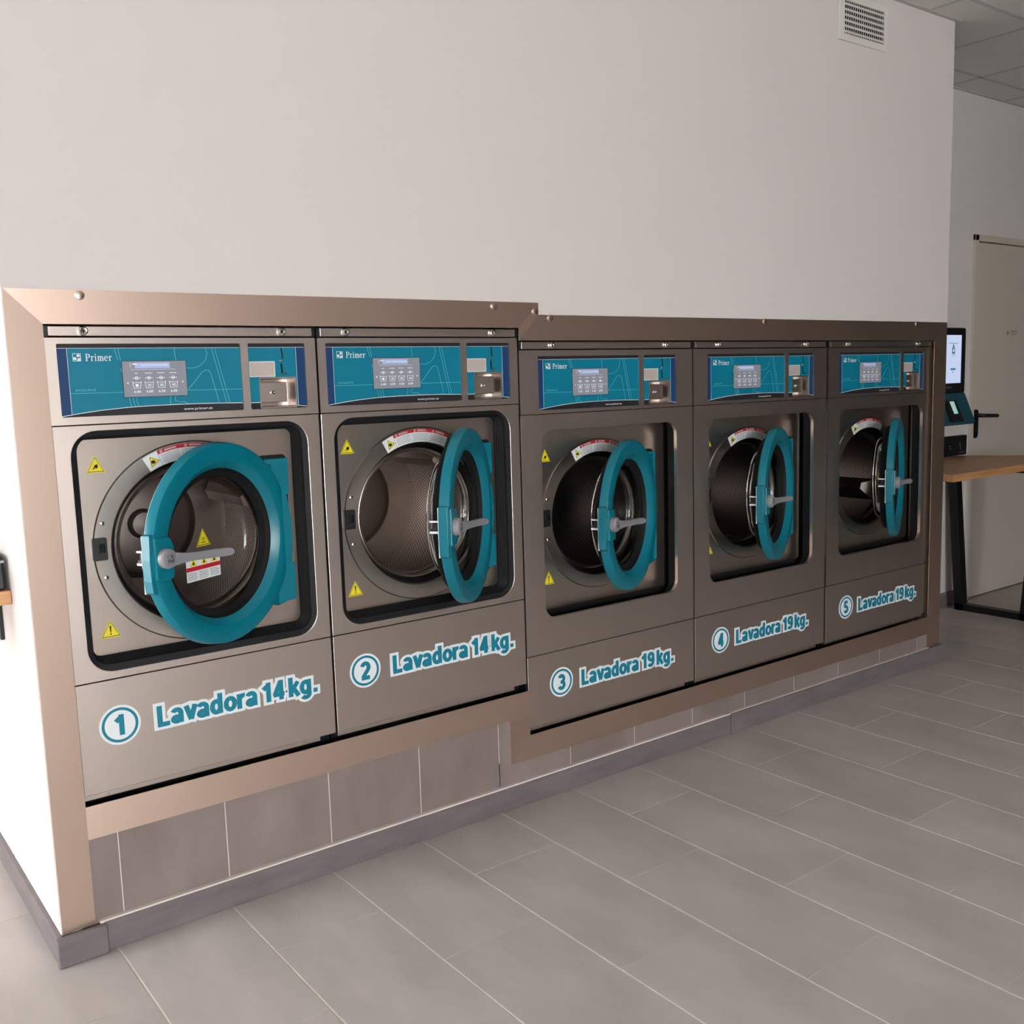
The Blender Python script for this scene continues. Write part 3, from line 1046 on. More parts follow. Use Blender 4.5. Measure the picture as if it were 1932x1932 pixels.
    part('bottom_band', 'ccb' + K, lambda b: b.poly([(kx0 - .002, wz0 - .002), (kx1 + .002, wz0 - .002), (kx1 + .002, wz0 + .003), (kx0 + .130, wz0 + .0065), (kx0 + .130, wz0 + .004), (kx0 + .031, wz0 + .004), (kx0 + .031, wz0 + .0175), (kx0 - .002, wz0 + .0175)], a, c_), 'charcoal_print', Kp)
    part('navy_band', 'cnv' + K, lambda b: b.poly([(kx1 - .0235, wz0 + .006), (kx1 + .002, wz0 + .003), (kx1 + .002, top), (kx1 - .0235, top)], a, c_), 'navy_print', Kp)
    part('white_edge_lines', 'cwl' + K, lambda b: (b.line([(kx0, top), (kx1, top)], .0009, F - .0007, F - .0003), b.line([(kx0, wz0 + .0178), (kx0 + .031, wz0 + .0175)], .0016, F - .0007, F - .0003),
                                                   b.line([(kx1 - .0240, wz0 + .006), (kx1 - .0240, top)], .0009, F - .0007, F - .0003), b.line([(kx0 + .130, wz0 + .0068), (kx1, wz0 + .0032)], .0014, F - .0007, F - .0003)), 'white_print', Kp)
    part('blank_plate', 'cbp' + K, lambda b: b.box(kx0 + .004, kx0 + .0735, F - .0012, F, wz0 + .0855, wz0 + .1240), 'grey_card', Kp)
    part('plate_edge', 'cbe' + K, lambda b: plate_hole(b, rect(kx0 + .0032, kx0 + .0745, wz0 + .0845, wz0 + .1250), rect(kx0 + .0048, kx0 + .0728, wz0 + .0863, wz0 + .1232), F - .0016, F, 8), 'white_print', Kp)
    part('coin_slot', 'csl' + K, lambda b: (b.line([(kx0 + .0955, wz0 + .1600), (kx0 + .0990, wz0 + .1320)], .0034, F - .0007, F), b.line([(kx0 + .0935, wz0 + .1180), (kx0 + .0952, wz0 + .0905)], .0048, F - .0007, F)), 'black_void', Kp)
    part('slot_knob', 'ckn' + K, lambda b: b.lathe([(.0001, F - .010), (.003, F - .0095), (.0052, F - .006), (.0055, F)], kx0 + .0890, wz0 + .1262, 16), 'chrome', Kp, 40)
    part('return_lever', 'clv' + K, lambda b: b.poly([(kx0 + .0885, wz0 + .0915), (kx0 + .0960, wz0 + .0895), (kx0 + .1085, wz0 + .0925), (kx0 + .0960, wz0 + .0945)], F - .009, F), 'chrome', Kp)

    def cup(b):
        X0, X1, Z0, Z1 = kx0 + .031, kx0 + .130, wz0 + .004, wz0 + .080
        plate_hole(b, rrect(X0 - .003, X1 + .003, Z0 - .003, Z1 + .003, .004, 3), rect(X0, X1, Z0, Z1), F - .0015, F + .001, 8)
        Yb = F + .045
        b.add([(X0, F, Z0), (X1, F, Z0), (X1, F, Z1), (X0, F, Z1), (X0 + .003, Yb, Z0 + .003), (X1 - .003, Yb, Z0 + .003), (X1 - .003, Yb, Z1 - .003), (X0 + .003, Yb, Z1 - .003)],
              [(0, 4, 5, 1), (1, 5, 6, 2), (2, 6, 7, 3), (3, 7, 4, 0), (4, 7, 6, 5)])
    C = part('coin_cup', 'ccp' + K, cup, 'steel', Kp)
    fx0, fx1 = kx0 + .0305, kx0 + .112
    part('coin_flap', 'cfl' + K, lambda b: b.chbox(fx0, fx1, F + .013, F + .020, wz0 + .0165, wz0 + .0700, .0015, '-y'), 'steel', Kp)
    part('flap_lock', 'cfk' + K, lambda b: b.lathe([(.0001, F + .011), (.003, F + .011), (.0034, F + .0085), (.0052, F + .0085), (.006, F + .013)], (fx0 + fx1) / 2, wz0 + .043, 16), 'chrome', Kp, 35)

    # front panel with the rounded opening, then lower panel
    part('front_panel', 'fro' + K, lambda b: plate_hole(b, rect(g, W - g, zlow + .0012, zctl - .0012), rrect(ox0, ox1, oz0, oz1, .062 if not big else .045, 8), 0, .014), 'steel', root, bevel=.0016)
    part('lower_panel', 'low' + K, lambda b: b.box(g, W - g, 0, .02, zbot + .006, zlow - .0012), 'steel', root, bevel=.0012)
    part('panel_hem', 'hem' + K, lambda b: b.box(.004, W - .05, .005, .022, zbot - .007, zbot + .0055), 'steel', root)
    part('plinth_gap', 'pli' + K, lambda b: b.box(g, W - g, .045, .06, zbot - .03, zbot + .03), 'black_void', root)
    for x in (.06, W - .10):
        part('hem_screw', 'hsc' + K, lambda b: b.disc(0, zbot, .0026, .0035, .006, 10), 'chrome', root, loc=(x, 0, 0))

    # recess: rubber bellows (small model) or straight black lining (wide model)
    def bellows(b):
        A = rrect(ox0 - .001, ox1 + .001, oz0 - .001, oz1 + .001, .062, 8)
        B = rrect(ox0 + .024, ox1 - .026, oz0 + .030, oz1 - .022, .020, 8)
        n = len(A)
        steps = []
        for k in range(13):
            t = 0 if k == 0 else .55 + .45 * (k - 1) / 11
            y = .004 if k == 0 else .007 + (PY - .007) * (k - 1) / 11
            wob = .0022 * (1 if k % 2 else -1) * (0 if k in (0, 1, 12) else 1)
            cxm, czm = (ox0 + ox1) / 2, (oz0 + oz1) / 2
            L = []
            for (xa, za), (xb, zb) in zip(A, B):
                x, z = xa + (xb - xa) * t, za + (zb - za) * t
                d = math.hypot(x - cxm, z - czm)
                L.append((x + (x - cxm) / d * wob, y, z + (z - czm) / d * wob))
            steps.append(L)
        o = len(b.v)
        for L in steps:
            b.v += L
        for k in range(12):
            for j in range(n):
                jj = (j + 1) % n
                b.f.append((o + k * n + j, o + k * n + jj, o + (k + 1) * n + jj, o + (k + 1) * n + j))

    def lining(b):
        A = rrect(ox0 - .001, ox1 + .001, oz0 - .001, oz1 + .001, .045, 8)
        n = len(A)
        o = len(b.v)
        for y, w in ((.004, 0), (.016, .001), (.022, .005), (.060, .013)):
            b.v += [(x + (w if x > cx else -w), y, z + (w if z > (oz0 + oz1) / 2 else -w)) for x, z in A]
        for k in range(3):
            for j in range(n):
                jj = (j + 1) % n
                b.f.append((o + k * n + j, o + k * n + jj, o + (k + 1) * n + jj, o + (k + 1) * n + j))
    part('opening_gasket', 'bel' + K, lining if big else bellows, 'rubber_matt' if big else 'rubber', root)

    # inner steel panel with porthole
    if big:
        px0, px1, pz0, pz1 = cx - .318, cx + .318, oz0 + .010, oz1 + .012
    else:
        px0, px1, pz0, pz1 = ox0 + .018, ox1 - .022, oz0 + .026, oz1 - .016

    def inner(b):
        O, I = loops(rrect(px0, px1, pz0, pz1, .014, 3), [(cx + .262 * math.cos(2 * PI * k / 96), zc + .262 * math.sin(2 * PI * k / 96)) for k in range(96)], (cx, zc), 96)
        n = len(O)
        o = len(b.v)
        # rolled edge at the outside
        b.v += [(x + (.008 if x > cx else -.008), PY + .014, z + (.008 if z > zc else -.008)) for x, z in O]
        b.v += [(x + (.003 if x > cx else -.003), PY + .002, z + (.003 if z > zc else -.003)) for x, z in O]
        b.v += [(x, PY, z) for x, z in O]
        b.v += [(x, PY, z) for x, z in I]
        b.v += [(x, PY + .006, z) for x, z in I]
        for k in range(4):
            for j in range(n):
                jj = (j + 1) % n
                b.f.append((o + k * n + j, o + k * n + jj, o + (k + 1) * n + jj, o + (k + 1) * n + j))
    part('inner_panel', 'inn' + K, inner, 'steel_inner', root, 10)
    part('recess_back', 'rbk' + K, lambda b: plate_hole(b, rect(g + .006, W - g - .006, oz0 - .02, oz1 + .03), [(cx + .27 * math.cos(2 * PI * k / 48), zc + .27 * math.sin(2 * PI * k / 48)) for k in range(48)], PY + .02, PY + .024, 48), 'black_void', root)
    part('flange', 'flg2' + K, lambda b: b.lathe([(.2665, PY + .008), (.2605, PY - .0015), (.2585, PY - .0035), (.2180, PY - .003), (.2140, PY + .0005), (.2125, PY + .010)], cx, zc, 96), 'steel_inner', root, 40)
    part('flange_seal', 'fls' + K, lambda b: b.lathe([(.2130, PY + .004), (.2060, PY + .016), (.2045, PY + .045)], cx, zc, 80), 'rubber_matt', root, 40)
    ly = PY + .040
    part('drum_lip', 'lip' + K, lambda b: b.lathe([(.2050, ly + .004), (.2030, ly - .010), (.1975, ly - .013), (.1900, ly - .009), (.1850, ly), (.1838, ly + .012), (.1870, ly + .022)], cx, zc, 96), 'steel_polished', root, 40)
    # slot for the hinge
    part('hinge_slot', 'hsl' + K, lambda b: b.poly(rrect(cx + .180, cx + .262, zc - .196, zc + .209, .012, 4), PY - .0016, PY + .001), 'black_void', root)
    part('hinge_plate', 'hpl' + K, lambda b: b.poly([(cx + .222, zc - .105), (cx + .185, zc - .185), (cx + .212, zc - .203), (cx + .267, zc - .194), (cx + .267, zc - .094), (cx + .258, zc - .090), (cx + .263, zc - .05), (cx + .264, zc + .026), (cx + .253, zc + .098), (cx + .262, zc + .104), (cx + .262, zc + .199), (cx + .196, zc + .199), (cx + .186, zc + .180), (cx + .222, zc + .105)], PY - .014, PY - .001), 'teal_plastic', root, bevel=.002)
    for z in (.070, -.067):
        part('flange_screw', 'fsc' + K, lambda b: b.lathe([(.0001, PY - .0055), (.0035, PY - .0055), (.006, PY - .004), (.0065, PY - .0015)], cx - .235, zc, 14), 'chrome', root, 40, (0, 0, z))
    part('latch_plate', 'lat' + K, lambda b: plate_hole(b, rrect(cx - .2640, cx - .2285, zc - .0215, zc + .0350, .004, 3), rect(cx - .2480, cx - .2340, zc - .002, zc + .020), PY - .010, PY, 12), 'black_plastic', root)
    part('latch_pocket', 'lap' + K, lambda b: b.box(cx - .252, cx - .232, PY - .004, PY - .001, zc - .006, zc + .024), 'black_void', root)

    # drum
    dd = .42 if not big else .50
    dr = .265
    d0 = ly + .022

    key = 'drumwall' + K
    if key not in CACHE:
        b = MB()
        n = 72
        prof = [(.1870, d0), (.232, d0 + .012), (dr, d0 + .045), (dr, d0 + dd)]
        b.lathe(prof, cx, zc, n)
        me = b.mesh('drum_wall', 60)
        uvl = me.uv_layers.new(name='UVMap')
        hole = .0105
        for p in me.polygons:
            cols = [v % n for v in p.vertices]
            wrap = (max(cols) - min(cols)) > n / 2
            for li, vi in zip(p.loop_indices, p.vertices):
                kk = vi % n
                if wrap and kk == 0:
                    kk = n
                uvl.data[li].uv = (kk / n * round(2 * PI * dr / hole), (me.vertices[vi].co.y - d0) / hole * 1.15)
        CACHE[key] = me
    link('drum_wall', CACHE[key], 'drum_perforated', root)
    part('drum_back', 'dbk' + K, lambda b: b.lathe([(dr, d0 + dd), (.168, d0 + dd), (.158, d0 + dd - .006), (.148, d0 + dd - .020), (.138, d0 + dd - .024), (.045, d0 + dd - .026), (.038, d0 + dd - .032), (.034, d0 + dd - .044), (.0001, d0 + dd - .046)], cx, zc, 64), 'steel_drum', root, 30)
    for k in range(2):
        ang = math.radians(LIFT[i] + 180 * k)

        def lifter(b):
            r0, r1 = dr - .002, dr - .058
            ya, yb = d0 + .055, d0 + dd - .012
            b.add([(r0, ya, -.052), (r0, ya, .052), (r1, ya + .045, .014), (r1, ya + .045, -.014), (r0, yb, -.052), (r0, yb, .052), (r1, yb - .030, .014), (r1, yb - .030, -.014)],
                  [(0, 3, 2, 1), (4, 5, 6, 7), (1, 2, 6, 5), (2, 3, 7, 6), (3, 0, 4, 7)])
        part('drum_lifter', 'lif' + K, lifter, 'steel_drum', root, loc=(cx, 0, zc), rot=(0, -ang, 0))

    # stickers on the inner panel and flange
    tcx = cx - .239
    warn_triangle(root, 'wtA' + K, tcx, zc + .217, .046, .042, PY - .0004, 'hand')
    warn_triangle(root, 'wtB' + K, tcx + .004, zc - .198, .050, .044, PY - .0004, 'bang')
    yl = PY - .0042
    lb = part('curved_warning_label', 'cwa' + K, lambda b: b.annulus(cx, zc, .2165, .2560, yl, yl + .0008, 119.5, 65.2, 24), 'white_print', root)
    part('red_header', 'cwr' + K, lambda b: b.annulus(cx, zc, .2460, .2560, yl - .0003, yl + .0001, 110.3, 65.2, 24), 'red_print', lb)

    def small_print(b):
        for s0, s1 in ((109.0, 96.2), (94.3, 81.5), (79.3, 66.5)):
            for r in (.2420, .2390, .2360, .2330, .2300, .2270, .2240, .2210):
                e = s1 + random.random() * 2.5
                b.annulus(cx, zc, r - .0005, r + .0005, yl - .0003, yl + .0001, s0, e, 6)
        for s0 in (110.3, 95.2, 80.3):
            b.annulus(cx, zc, .2175, .2460, yl - .0003, yl + .0001, s0 + .12, s0 - .12, 1)
    part('small_print', 'cwp' + K, small_print, 'text_grey', lb)

    def hdr(b):
        for s0 in (108.8, 93.8, 78.8):
            b.annulus(cx, zc, .2475, .2545, yl - .0006, yl - .0002, s0, s0 - 1.5, 2)
            b.annulus(cx, zc, .2488, .2535, yl - .0006, yl - .0002, s0 - 2.8, s0 - 10, 6)
    part('header_lettering', 'cwh' + K, hdr, 'grey_card', lb)
    tr_ = math.radians(114.6)
    tc = (cx + .2350 * math.cos(tr_), zc + .2350 * math.sin(tr_))

    def rot_tri(s):
        return [(tc[0] + s * math.cos(tr_ - PI / 2 + q) * 1.0, tc[1] + s * math.sin(tr_ - PI / 2 + q)) for q in (math.radians(-15), math.radians(105), math.radians(225))]
    part('warning_triangle', 'cwt' + K, lambda b: b.poly(rot_tri(.0165), yl - .0004, yl), 'yellow_sign', lb)
    part('pictogram', 'cwg' + K, lambda b: (b.ring(rot_tri(.0158), rot_tri(.0138), yl - .0007, yl - .0003),
                                            b.poly([(tc[0] + x, tc[1] + z) for x, z in ((-.006, -.004), (.001, -.0055), (.0055, -.001), (.0045, .002), (.0015, .0022), (.0015, .0058), (-.001, .0028), (-.0035, .006), (-.0035, .002), (-.0065, .0025))], yl - .0007, yl - .0003)), 'charcoal_print', lb)

    # number and capacity decals on the lower panel
    nx, nz = (.1445, .3715) if big else (.1000, .5590)
    ns = part('number_decal', 'num' + K, lambda b: b.disc(nx, nz, .0505, -.0007, 0, 48), 'white_print', root)
    part('number_ring', 'nur' + K, lambda b: b.annulus(nx, nz, .0375, .0445, -.0010, -.0006), 'teal_letter', ns)

    ch = str(i + 1)
    part('number_digit', 'dig%d' % i, lambda b: glyph(b, ch, nx - (.0150 if ch != '1' else .0140), nz - .0265, .057, .053, .225, 0, -.0012, -.0006), 'teal_letter', ns)
    tx = .2325 if big else .1915
    tz = .3415 if big else .5310
    body = 'Lavadora %d kg.' % kg
    sc = .449 / sum(GLYPH[c][0] for c in body[:-1] + '.')

    def backing(b):
        x = tx
        for q, c in enumerate(body):
            glyph_backing(b, c, x, tz, sc, .0545, .245, -.0006 - .0005 * (q % 2), -.0001)
            x += GLYPH[c][0] * sc
    bk = part('capacity_decal', 'cap%d' % kg, backing, 'white_print', root)
    x = tx
    for c in body:
        if c != ' ':
            part('letter', 'let' + c, lambda b: glyph(b, c, 0, 0, sc, .0545, .215, 0, -.0024, -.0018), 'teal_letter', bk, loc=(x, 0, tz))
        x += GLYPH[c][0] * sc

    # ---------------------------------------------------------------- door, swung open about its right-hand hinge
    th = math.radians(DOOR_ANG[i])
    door = empty('porthole_door', (cx + DL, DHY - YF, zc), root)
    door.rotation_euler = (0, 0, th)
    C0 = -DL                 # ring centre in door space; front face at y = -DE
    f = -DE
    part('door_ring', 'dring', lambda b: b.lathe([(.2085, f + .002), (.2120, f), (.2500, f), (.2540, f + .0012), (.2560, f + .004), (.2590, f + .026), (.2575, f + .029), (.2000, f + .029), (.1915, f + .026), (.1925, f + .020)], C0, 0, 112, True), 'teal_plastic', door, 32)
    # hinge wing: two lugs joined by a recessed web
    part('hinge_wing', 'dwing', lambda b: (b.poly([(C0 + .155, .180), (C0 + .282, .196), (C0 + .286, .193), (C0 + .288, .100), (C0 + .276, .094), (C0 + .276, .06), (C0 + .19, .06)], f + .012, f + .034),
                                           b.poly([(C0 + .22, .07), (C0 + .276, .07), (C0 + .281, .02), (C0 + .281, -.06), (C0 + .276, -.105), (C0 + .22, -.105)], f + .012, f + .034),
                                           b.poly([(C0 + .19, -.10), (C0 + .288, -.104), (C0 + .290, -.198), (C0 + .200, -.207), (C0 + .150, -.190)], f + .012, f + .034)), 'teal_plastic', door, bevel=.002)
    part('door_gasket', 'dgask', lambda b: b.lathe([(.1925, f + .020), (.1900, f + .027), (.1860, f + .032), (.1720, f + .036), (.1700, f + .044), (.1780, f + .050), (.1960, f + .060), (.2180, f + .058), (.2235, f + .050), (.2225, f + .029)], C0, 0, 96), 'rubber_matt', door, 35)
    part('door_glass', 'dglass', lambda b: b.lathe([(.1700, f + .040), (.1735, f + .055), (.1755, f + .075), (.1735, f + .086), (.1660, f + .094), (.1500, f + .0985), (.0800, f + .101), (.0001, f + .1015)], C0, 0, 96), 'door_glass', door, 60)
    part('glass_inner', 'dglass2', lambda b: b.lathe([(.1700, f + .040), (.1690, f + .060), (.1650, f + .076), (.1570, f + .085), (.1400, f + .089), (.0001, f + .091)], C0, 0, 96), 'door_glass', door, 60)
    # handle on its teal block
    part('handle_block', 'dblock', lambda b: b.poly([(C0 - .2535, -.050), (C0 - .205, -.053), (C0 - .197, -.046), (C0 - .194, .026), (C0 - .203, .046), (C0 - .212, .049), (C0 - .2535, .052)], f - .007, f + .020), 'teal_plastic', door, bevel=.003)
    part('edge_block', 'dedge', lambda b: b.poly([(C0 - .2595, -.078), (C0 - .2480, -.086), (C0 - .2480, .060), (C0 - .2605, .058), (C0 - .2635, .0), (C0 - .2625, -.05)], f + .002, f + .0285), 'teal_plastic', door, bevel=.0015)
    hd = empty('handle', (C0 - .226, f - .007, 0), door)

    def handle_disc(b):
        b.lathe([(.0001, -.0185), (.0190, -.0185), (.0225, -.0165), (.0242, -.012), (.0242, .0)], 0, 0, 40)
    part('handle_disc', 'hdisc', handle_disc, 'grey_handle', hd, 40)

    def handle_arm(b):
        sec = [(.002, .0200, -.010), (.022, .0165, -.0125), (.045, .0125, -.016), (.075, .0108, -.020), (.110, .0108, -.024), (.145, .0110, -.030), (.168, .0110, -.037), (.178, .0095, -.042), (.182, .0060, -.044)]
        tk = .007
        n = 10
        o = len(b.v)
        for x, hw, y in sec:
            zmid = -.0025 - .045 * x
            for k in range(n):
                t = 2 * PI * k / n
                cz_, sy_ = math.cos(t), math.sin(t)
                b.v.append((x, y + tk * (abs(sy_) ** .7) * (1 if sy_ > 0 else -1), zmid + hw * (abs(cz_) ** .6) * (1 if cz_ > 0 else -1)))
        for s_ in range(len(sec) - 1):
            for k in range(n):
                kk = (k + 1) % n
                b.f.append((o + s_ * n + k, o + s_ * n + kk, o + (s_ + 1) * n + kk, o + (s_ + 1) * n + k))
        b.f.append(tuple(o + (len(sec) - 1) * n + k for k in range(n)))
        b.f.append(tuple(o + k for k in range(n - 1, -1, -1)))
    part('handle_lever', 'harm', handle_arm, 'grey_handle', hd, 50)
    part('handle_emblem', 'hemb', lambda b: (b.ring(rect(-.0095, .0095, -.0095, .0095), rect(-.0083, .0083, -.0083, .0083), -.0190, -.0183), b.disc(-.0040, -.0035, .0036, -.0190, -.0183, 12),
                                             b.disc(.0035, .0042, .0034, -.0190, -.0183, 12), b.poly([(0, -.0095), (.0095, -.0095), (.0095, .001), (.0055, -.0028), (.0020, -.0028)], -.0190, -.0183)), 'grey_dark', hd)
    # white latch bracket at the back of the free edge
    part('latch_bracket', 'dlatch', lambda b: (b.box(C0 - .2590, C0 - .2510, f + .0275, f + .0310, -.082, .055), b.box(C0 - .250, C0 - .243, f + .029, f + .058, .014, .0185), b.box(C0 - .250, C0 - .243, f + .029, f + .058, -.0165, -.0105),
                                               b.box(C0 - .262, C0 - .240, f + .026, f + .030, -.02, .022)), 'white_print', door)
    part('latch_bolt', 'dbolt', lambda b: (b.box(C0 - .249, C0 - .244, f + .032, f + .056, -.0095, -.003), b.box(C0 - .248, C0 - .243, f + .036, f + .050, -.008, .010)), 'black_plastic', door)
    # stickers seen through the glass
    yg = f + .0885
    warn_triangle(door, 'dgt', C0 + .006, .011, .053, .045, yg, 'heat')
    if i == 0:
        wl = part('warning_label', 'dwl', lambda b: b.box(C0 - .061, C0 + .063, yg - .0005, yg, -.098, -.030), 'white_print', door)
        part('red_header', 'dwr', lambda b: b.box(C0 - .061, C0 + .063, yg - .0008, yg - .0004, -.071, -.060), 'red_print', wl)
        part('yellow_signs', 'dwy', lambda b: [b.poly(tri(C0 - .035 + .038 * k, -.047, .026, .022), yg - .0008, yg - .0004) for k in range(3)], 'yellow_sign', wl)
        part('pictograms', 'dwp', lambda b: [b.poly(tri(C0 - .035 + .038 * k, -.050, .009, .010), yg - .0011, yg - .0007) for k in range(3)], 'charcoal_print', wl)
        part('small_print', 'dws', lambda b: [b.box(C0 - .057 + .041 * k, C0 - .057 + .041 * k + .030 + .004 * (r % 2), yg - .0008, yg - .0004, -.0765 - .0042 * r, -.0750 - .0042 * r) for k in range(3) for r in range(5)], 'text_grey', wl)
    elif i == 2:
        wl = part('warning_label', 'dwl3', lambda b: b.box(C0 - .062, C0 - .015, yg - .0005, yg, -.02, .052), 'white_print', door)
        part('yellow_signs', 'dwy3', lambda b: b.poly(tri(C0 - .036, .010, .030, .026), yg - .0008, yg - .0004), 'yellow_sign', wl)
        part('red_header', 'dwr3', lambda b: b.box(C0 - .062, C0 - .015, yg - .0008, yg - .0004, -.014, -.006), 'red_print', wl)
    return root


for i in range(5):
    make_machine(i)

# ------------------------------------------------------------------ air vent high on the wall
vent = empty('vent_grille', (3.22, 0, 2.757))
tag(vent, 'white rectangular air vent grille with horizontal slats high on the wall', 'vent')
part('vent_frame', None, lambda b: plate_hole(b, rect(-.163, .163, -.089, .089), rect(-.128, .142, -.0625, .0625), -.010, 0.0, 8), 'vent_white', vent, bevel=.002)
part('vent_duct', None, lambda b: b.box(-.130, .144, -.0012, -.0004, -.0645, .0645), 'black_void', vent)
for k in range(6):
    part('slat', 'vslat', lambda b: b.add([(-.128, -.0088, -.0030), (.142, -.0088, -.0030), (.142, -.0088, .0012), (-.128, -.0088, .0012), (-.128, -.0035, .0050), (.142, -.0035, .0050), (.142, -.0035, .0088), (-.128, -.0035, .0088)],
                                          [(0, 1, 2, 3), (3, 2, 6, 7), (1, 0, 4, 5), (4, 7, 6, 5), (0, 3, 7, 4), (1, 5, 6, 2)]), 'vent_white', vent, loc=(0, 0, -.0560 + .0205 * k))
for k in range(19):
    part('fin', 'vfin', lambda b: b.box(-.0016, .0016, -.0026, -.0013, -.0625, .0625), 'vent_white', vent, loc=(-.120 + .0141 * k, 0, 0))

# ------------------------------------------------------------------ alcove: plain door, kiosk, coin box, table
AW = ALCOVE_Y
dr1 = empty('door_1', (5.196, AW, 0))
dr1['kind'] = 'structure'
part('door_leaf', None, lambda b: b.box(.012, .83, .004, .045, .006, 2.085), 'door_paint', dr1, bevel=.002)
part('door_frame', None, lambda b: (b.box(-.030, .008, -.014, .06, 0, 2.125), b.box(.834, .872, -.014, .06, 0, 2.125), b.box(-.030, .872, -.014, .06, 2.09, 2.125), b.box(-.03, .87, .06, .07, 0, 2.1)), 'door_paint', dr1, bevel=.003)
hp = part('handle_plate', None, lambda b: b.poly(rrect(.023, .073, .962, 1.130, .024, 6), -.006, .004), 'black_plastic', dr1)
part('lever', None, lambda b: b.tube([(.048, -.004, 1.095), (.048, -.045, 1.095), (.062, -.052, 1.0945), (.20, -.052, 1.088)], .0115), 'black_plastic', hp, 60)
part('keyhole', None, lambda b: b.box(.049, .055, -.0075, -.006, 1.003, 1.025), 'chrome', hp)
sg = part('door_sign', None, lambda b: b.box(.376, .528, .001, .005, 1.558, 1.593), 'sign_plate', dr1)
part('sign_figure', None, lambda b: (b.box(.388, .396, .0003, .001, 1.562, 1.580), b.disc(.392, 1.585, .004, .0003, .001, 10), b.box(.383, .401, .0003, .001, 1.570, 1.576)), 'sign_red', sg)
part('sign_lettering', None, lambda b: (b.box(.432, .500, .0003, .001, 1.578, 1.587), b.box(.444, .490, .0003, .001, 1.563, 1.571)), 'text_grey', sg)

ki = empty('payment_kiosk', (4.80, AW, 1.05))
tag(ki, 'black wall-mounted payment kiosk with lit screen beside the plain door', 'payment terminal')
KX0, KX1 = -.25, .172
part('kiosk_housing', None, lambda b: b.poly(rrect(KX0, KX1, .185, .545, .014, 4), -.080, 0), 'black_plastic', ki, bevel=.004)
ks = part('screen', None, lambda b: b.box(KX0 + .03, KX1 - .048, -.0812, -.079, .242, .505), 'kiosk_screen', ki)
kc = .042
part('screen_icons', None, lambda b: (b.box(kc - .013, kc + .013, -.0816, -.0810, .405, .437), b.box(kc - .008, kc + .008, -.0816, -.0810, .441, .448), b.box(kc - .005, kc + .005, -.0816, -.0810, .452, .456)), 'kiosk_ink', ks)
part('icon_hollow', None, lambda b: b.box(kc - .007, kc + .007, -.0819, -.0813, .412, .431), 'kiosk_screen', ks)
part('screen_text', None, lambda b: (b.box(kc - .05, kc + .045, -.0816, -.0810, .459, .4615), b.box(kc - .022, kc + .022, -.0816, -.0810, .399, .4015), b.box(kc - .016, kc + .016, -.0816, -.0810, .391, .393), b.box(kc - .003, kc + .003, -.0816, -.0810, .297, .306)), 'text_grey', ks)
part('screen_button', None, lambda b: b.poly(rrect(kc - .026, kc + .026, .313, .325, .005, 3), -.0816, -.0810), 'kiosk_button', ks)
part('logo_lettering', None, lambda b: put_text(b, 'primer', -.035, .035, .214, .014, -.0806, .0), 'text_grey', ki)
# sloping lower console
part('kiosk_console', None, lambda b: b.add([(KX0, 0, .012), (.200, 0, .012), (.200, -.125, .012), (KX0, -.125, .012), (KX0, 0, .185), (KX1, 0, .185), (KX1, -.080, .185), (KX0, -.080, .185), (.200, -.130, .028), (KX0, -.130, .028)],
                                            [(0, 3, 2, 1), (4, 5, 6, 7), (0, 1, 5, 4), (1, 2, 8, 6, 5), (0, 4, 7, 9, 3), (2, 3, 9, 8), (8, 9, 7, 6)]), 'kiosk_teal', ki)
part('card_terminal', None, lambda b: b.add([(-.060, -.150, .032), (.052, -.150, .032), (.030, -.108, .150), (-.070, -.108, .150), (-.060, -.120, .032), (.052, -.120, .032), (.030, -.085, .150), (-.070, -.085, .150)],
                                            [(0, 1, 2, 3), (4, 7, 6, 5), (0, 4, 5, 1), (1, 5, 6, 2), (2, 6, 7, 3), (3, 7, 4, 0)]), 'black_plastic', ki)
part('terminal_screen', None, lambda b: b.add([(-.026, -.1355, .076), (.014, -.1355, .076), (.006, -.1115, .1435), (-.038, -.1115, .1435), (-.026, -.133, .076), (.014, -.133, .076), (.006, -.1095, .1435), (-.038, -.1095, .1435)],
                                              [(0, 1, 2, 3), (4, 7, 6, 5), (0, 4, 5, 1), (1, 5, 6, 2), (2, 6, 7, 3), (3, 7, 4, 0)]), 'terminal_screen', ki)

cbx = empty('coin_box', (4.95, AW, .879))
tag(cbx, 'low black wall box with small slots resting on table under the kiosk', 'coin box')
part('box_body', None, lambda b: b.box(-.20, .150, -.032, 0, 0, .112), 'black_plastic', cbx, bevel=.003)
part('slot', None, lambda b: b.add([(.072, -.0345, .050), (.079, -.0345, .030), (.084, -.0345, .030), (.077, -.0345, .072), (.071, -.0345, .072), (.072, -.031, .050), (.079, -.031, .030), (.084, -.031, .030), (.077, -.031, .072), (.071, -.031, .072)],
                                   [(0, 1, 2, 3, 4), (9, 8, 7, 6, 5), (0, 5, 6, 1), (1, 6, 7, 2), (2, 7, 8, 3), (3, 8, 9, 4), (4, 9, 5, 0)]), 'cap_metal', cbx)
part('lamp', None, lambda b: (b.disc(-.032, .056, .004, -.034, -.031, 10), b.disc(-.026, .040, .004, -.034, -.031, 10)), 'text_grey', cbx)
part('nameplate', None, lambda b: b.box(.068, .128, -.0335, -.031, .014, .017), 'text_grey', cbx)

tb = empty('counter_table', (4.6, .3, 0))
tag(tb, 'oak-topped counter table on a black steel frame in the right alcove', 'table')
ZT, ZB = .8775, .8420


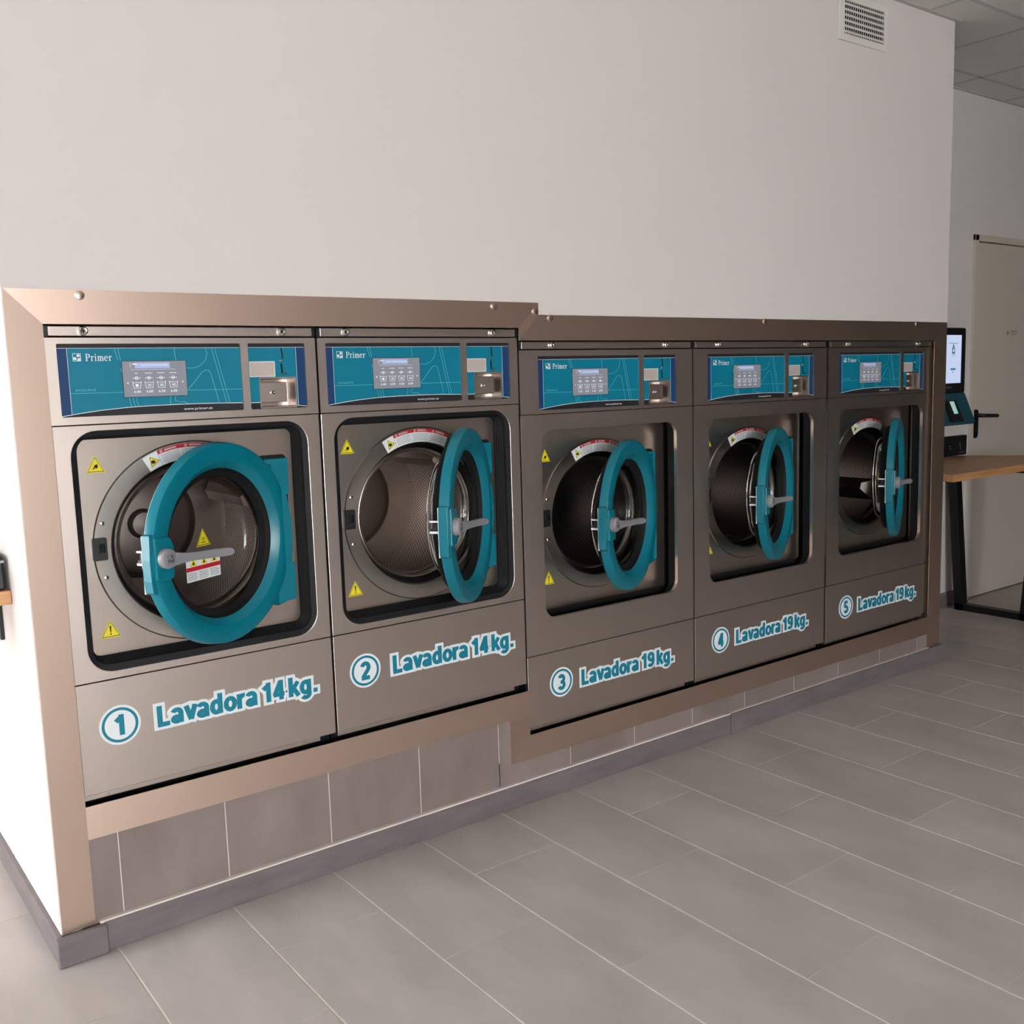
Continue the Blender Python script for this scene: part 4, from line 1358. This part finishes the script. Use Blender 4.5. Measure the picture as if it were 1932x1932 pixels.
def table_top(b):
    P = [(4.003, 0.0), (5.38, 0.0), (4.985, AW - .004), (4.003, AW - .004)]
    P = [(x - 4.6, y - .3) for x, y in P]
    b.add([(x, y, ZB) for x, y in P] + [(x, y, ZT) for x, y in P], [(3, 2, 1, 0), (4, 5, 6, 7), (0, 1, 5, 4), (1, 2, 6, 5), (2, 3, 7, 6), (3, 0, 4, 7)])


part('table_top', None, table_top, 'oak', tb, bevel=.002)


def bar(b, p, q, w, d):
    """rectangular bar from p to q in the YZ plane, w wide across, d along X"""
    p, q = Vector(p), Vector(q)
    t = (q - p).normalized()
    n = Vector((0, -t.z, t.y)) * w / 2
    x = Vector((d / 2, 0, 0))
    vs = [p - n - x, p + n - x, p + n + x, p - n + x, q - n - x, q + n - x, q + n + x, q - n + x]
    b.add(vs, [(0, 3, 2, 1), (4, 5, 6, 7), (0, 1, 5, 4), (1, 2, 6, 5), (2, 3, 7, 6), (3, 0, 4, 7)])


lx = 4.945 - 4.6
part('leg', None, lambda b: bar(b, (lx, .530 - .3, ZB), (lx, .465 - .3, .0), .05, .055), 'black_metal', tb)
part('leg', None, lambda b: bar(b, (lx, .030 - .3, ZB), (lx, .095 - .3, .0), .05, .055), 'black_metal', tb)
part('foot_bar', None, lambda b: bar(b, (lx, .49 - .3, .020), (lx, .07 - .3, .020), .036, .055), 'black_metal', tb)
part('top_bar', None, lambda b: bar(b, (lx, .555 - .3, ZB - .018), (lx, .01 - .3, ZB - .018), .036, .055), 'black_metal', tb)
part('wall_bracket', None, lambda b: b.box(WX1 + .001 - 4.6, 4.06 - 4.6, .30 - .3, .34 - .3, ZB - .03, ZB), 'black_metal', tb)

# ------------------------------------------------------------------ left edge: wall shelf with a black box
sh = empty('wall_shelf', (WX0, .9, 0))
tag(sh, 'oak wall shelf on thin black bracket at the left edge, on the bright side wall', 'shelf')
part('shelf_board', None, lambda b: b.box(-.42, -.001, -.69, .65, .8635, .8985), 'oak', sh, bevel=.002)

def shelf_bracket(b):
    b.box(-.010, -.001, -.010, .010, .745, .863)
    b.box(-.34, -.001, -.010, .010, .853, .863)


for y in (-.535, .45):
    part('bracket', 'sbr2', shelf_bracket, 'black_metal', sh, loc=(0, y, 0))
bx = empty('black_case', (WX0 - .16, .62, .899))
tag(bx, 'black plastic case standing on the oak wall shelf at the left edge', 'box')
part('case_body', None, lambda b: b.add([(-.14, -.40, 0), (.150, -.40, 0), (.150, .10, 0), (-.14, .10, 0), (-.14, -.40, .088), (.150, -.40, .088), (.150, .10, .088), (-.14, .10, .088)],
                                        [(0, 3, 2, 1), (4, 5, 6, 7), (0, 1, 5, 4), (1, 2, 6, 5), (2, 3, 7, 6), (3, 0, 4, 7)]), 'black_plastic', bx, bevel=.006)
part('case_lid_band', None, lambda b: b.box(-.142, .151, -.402, .101, .070, .076), 'text_grey', bx)
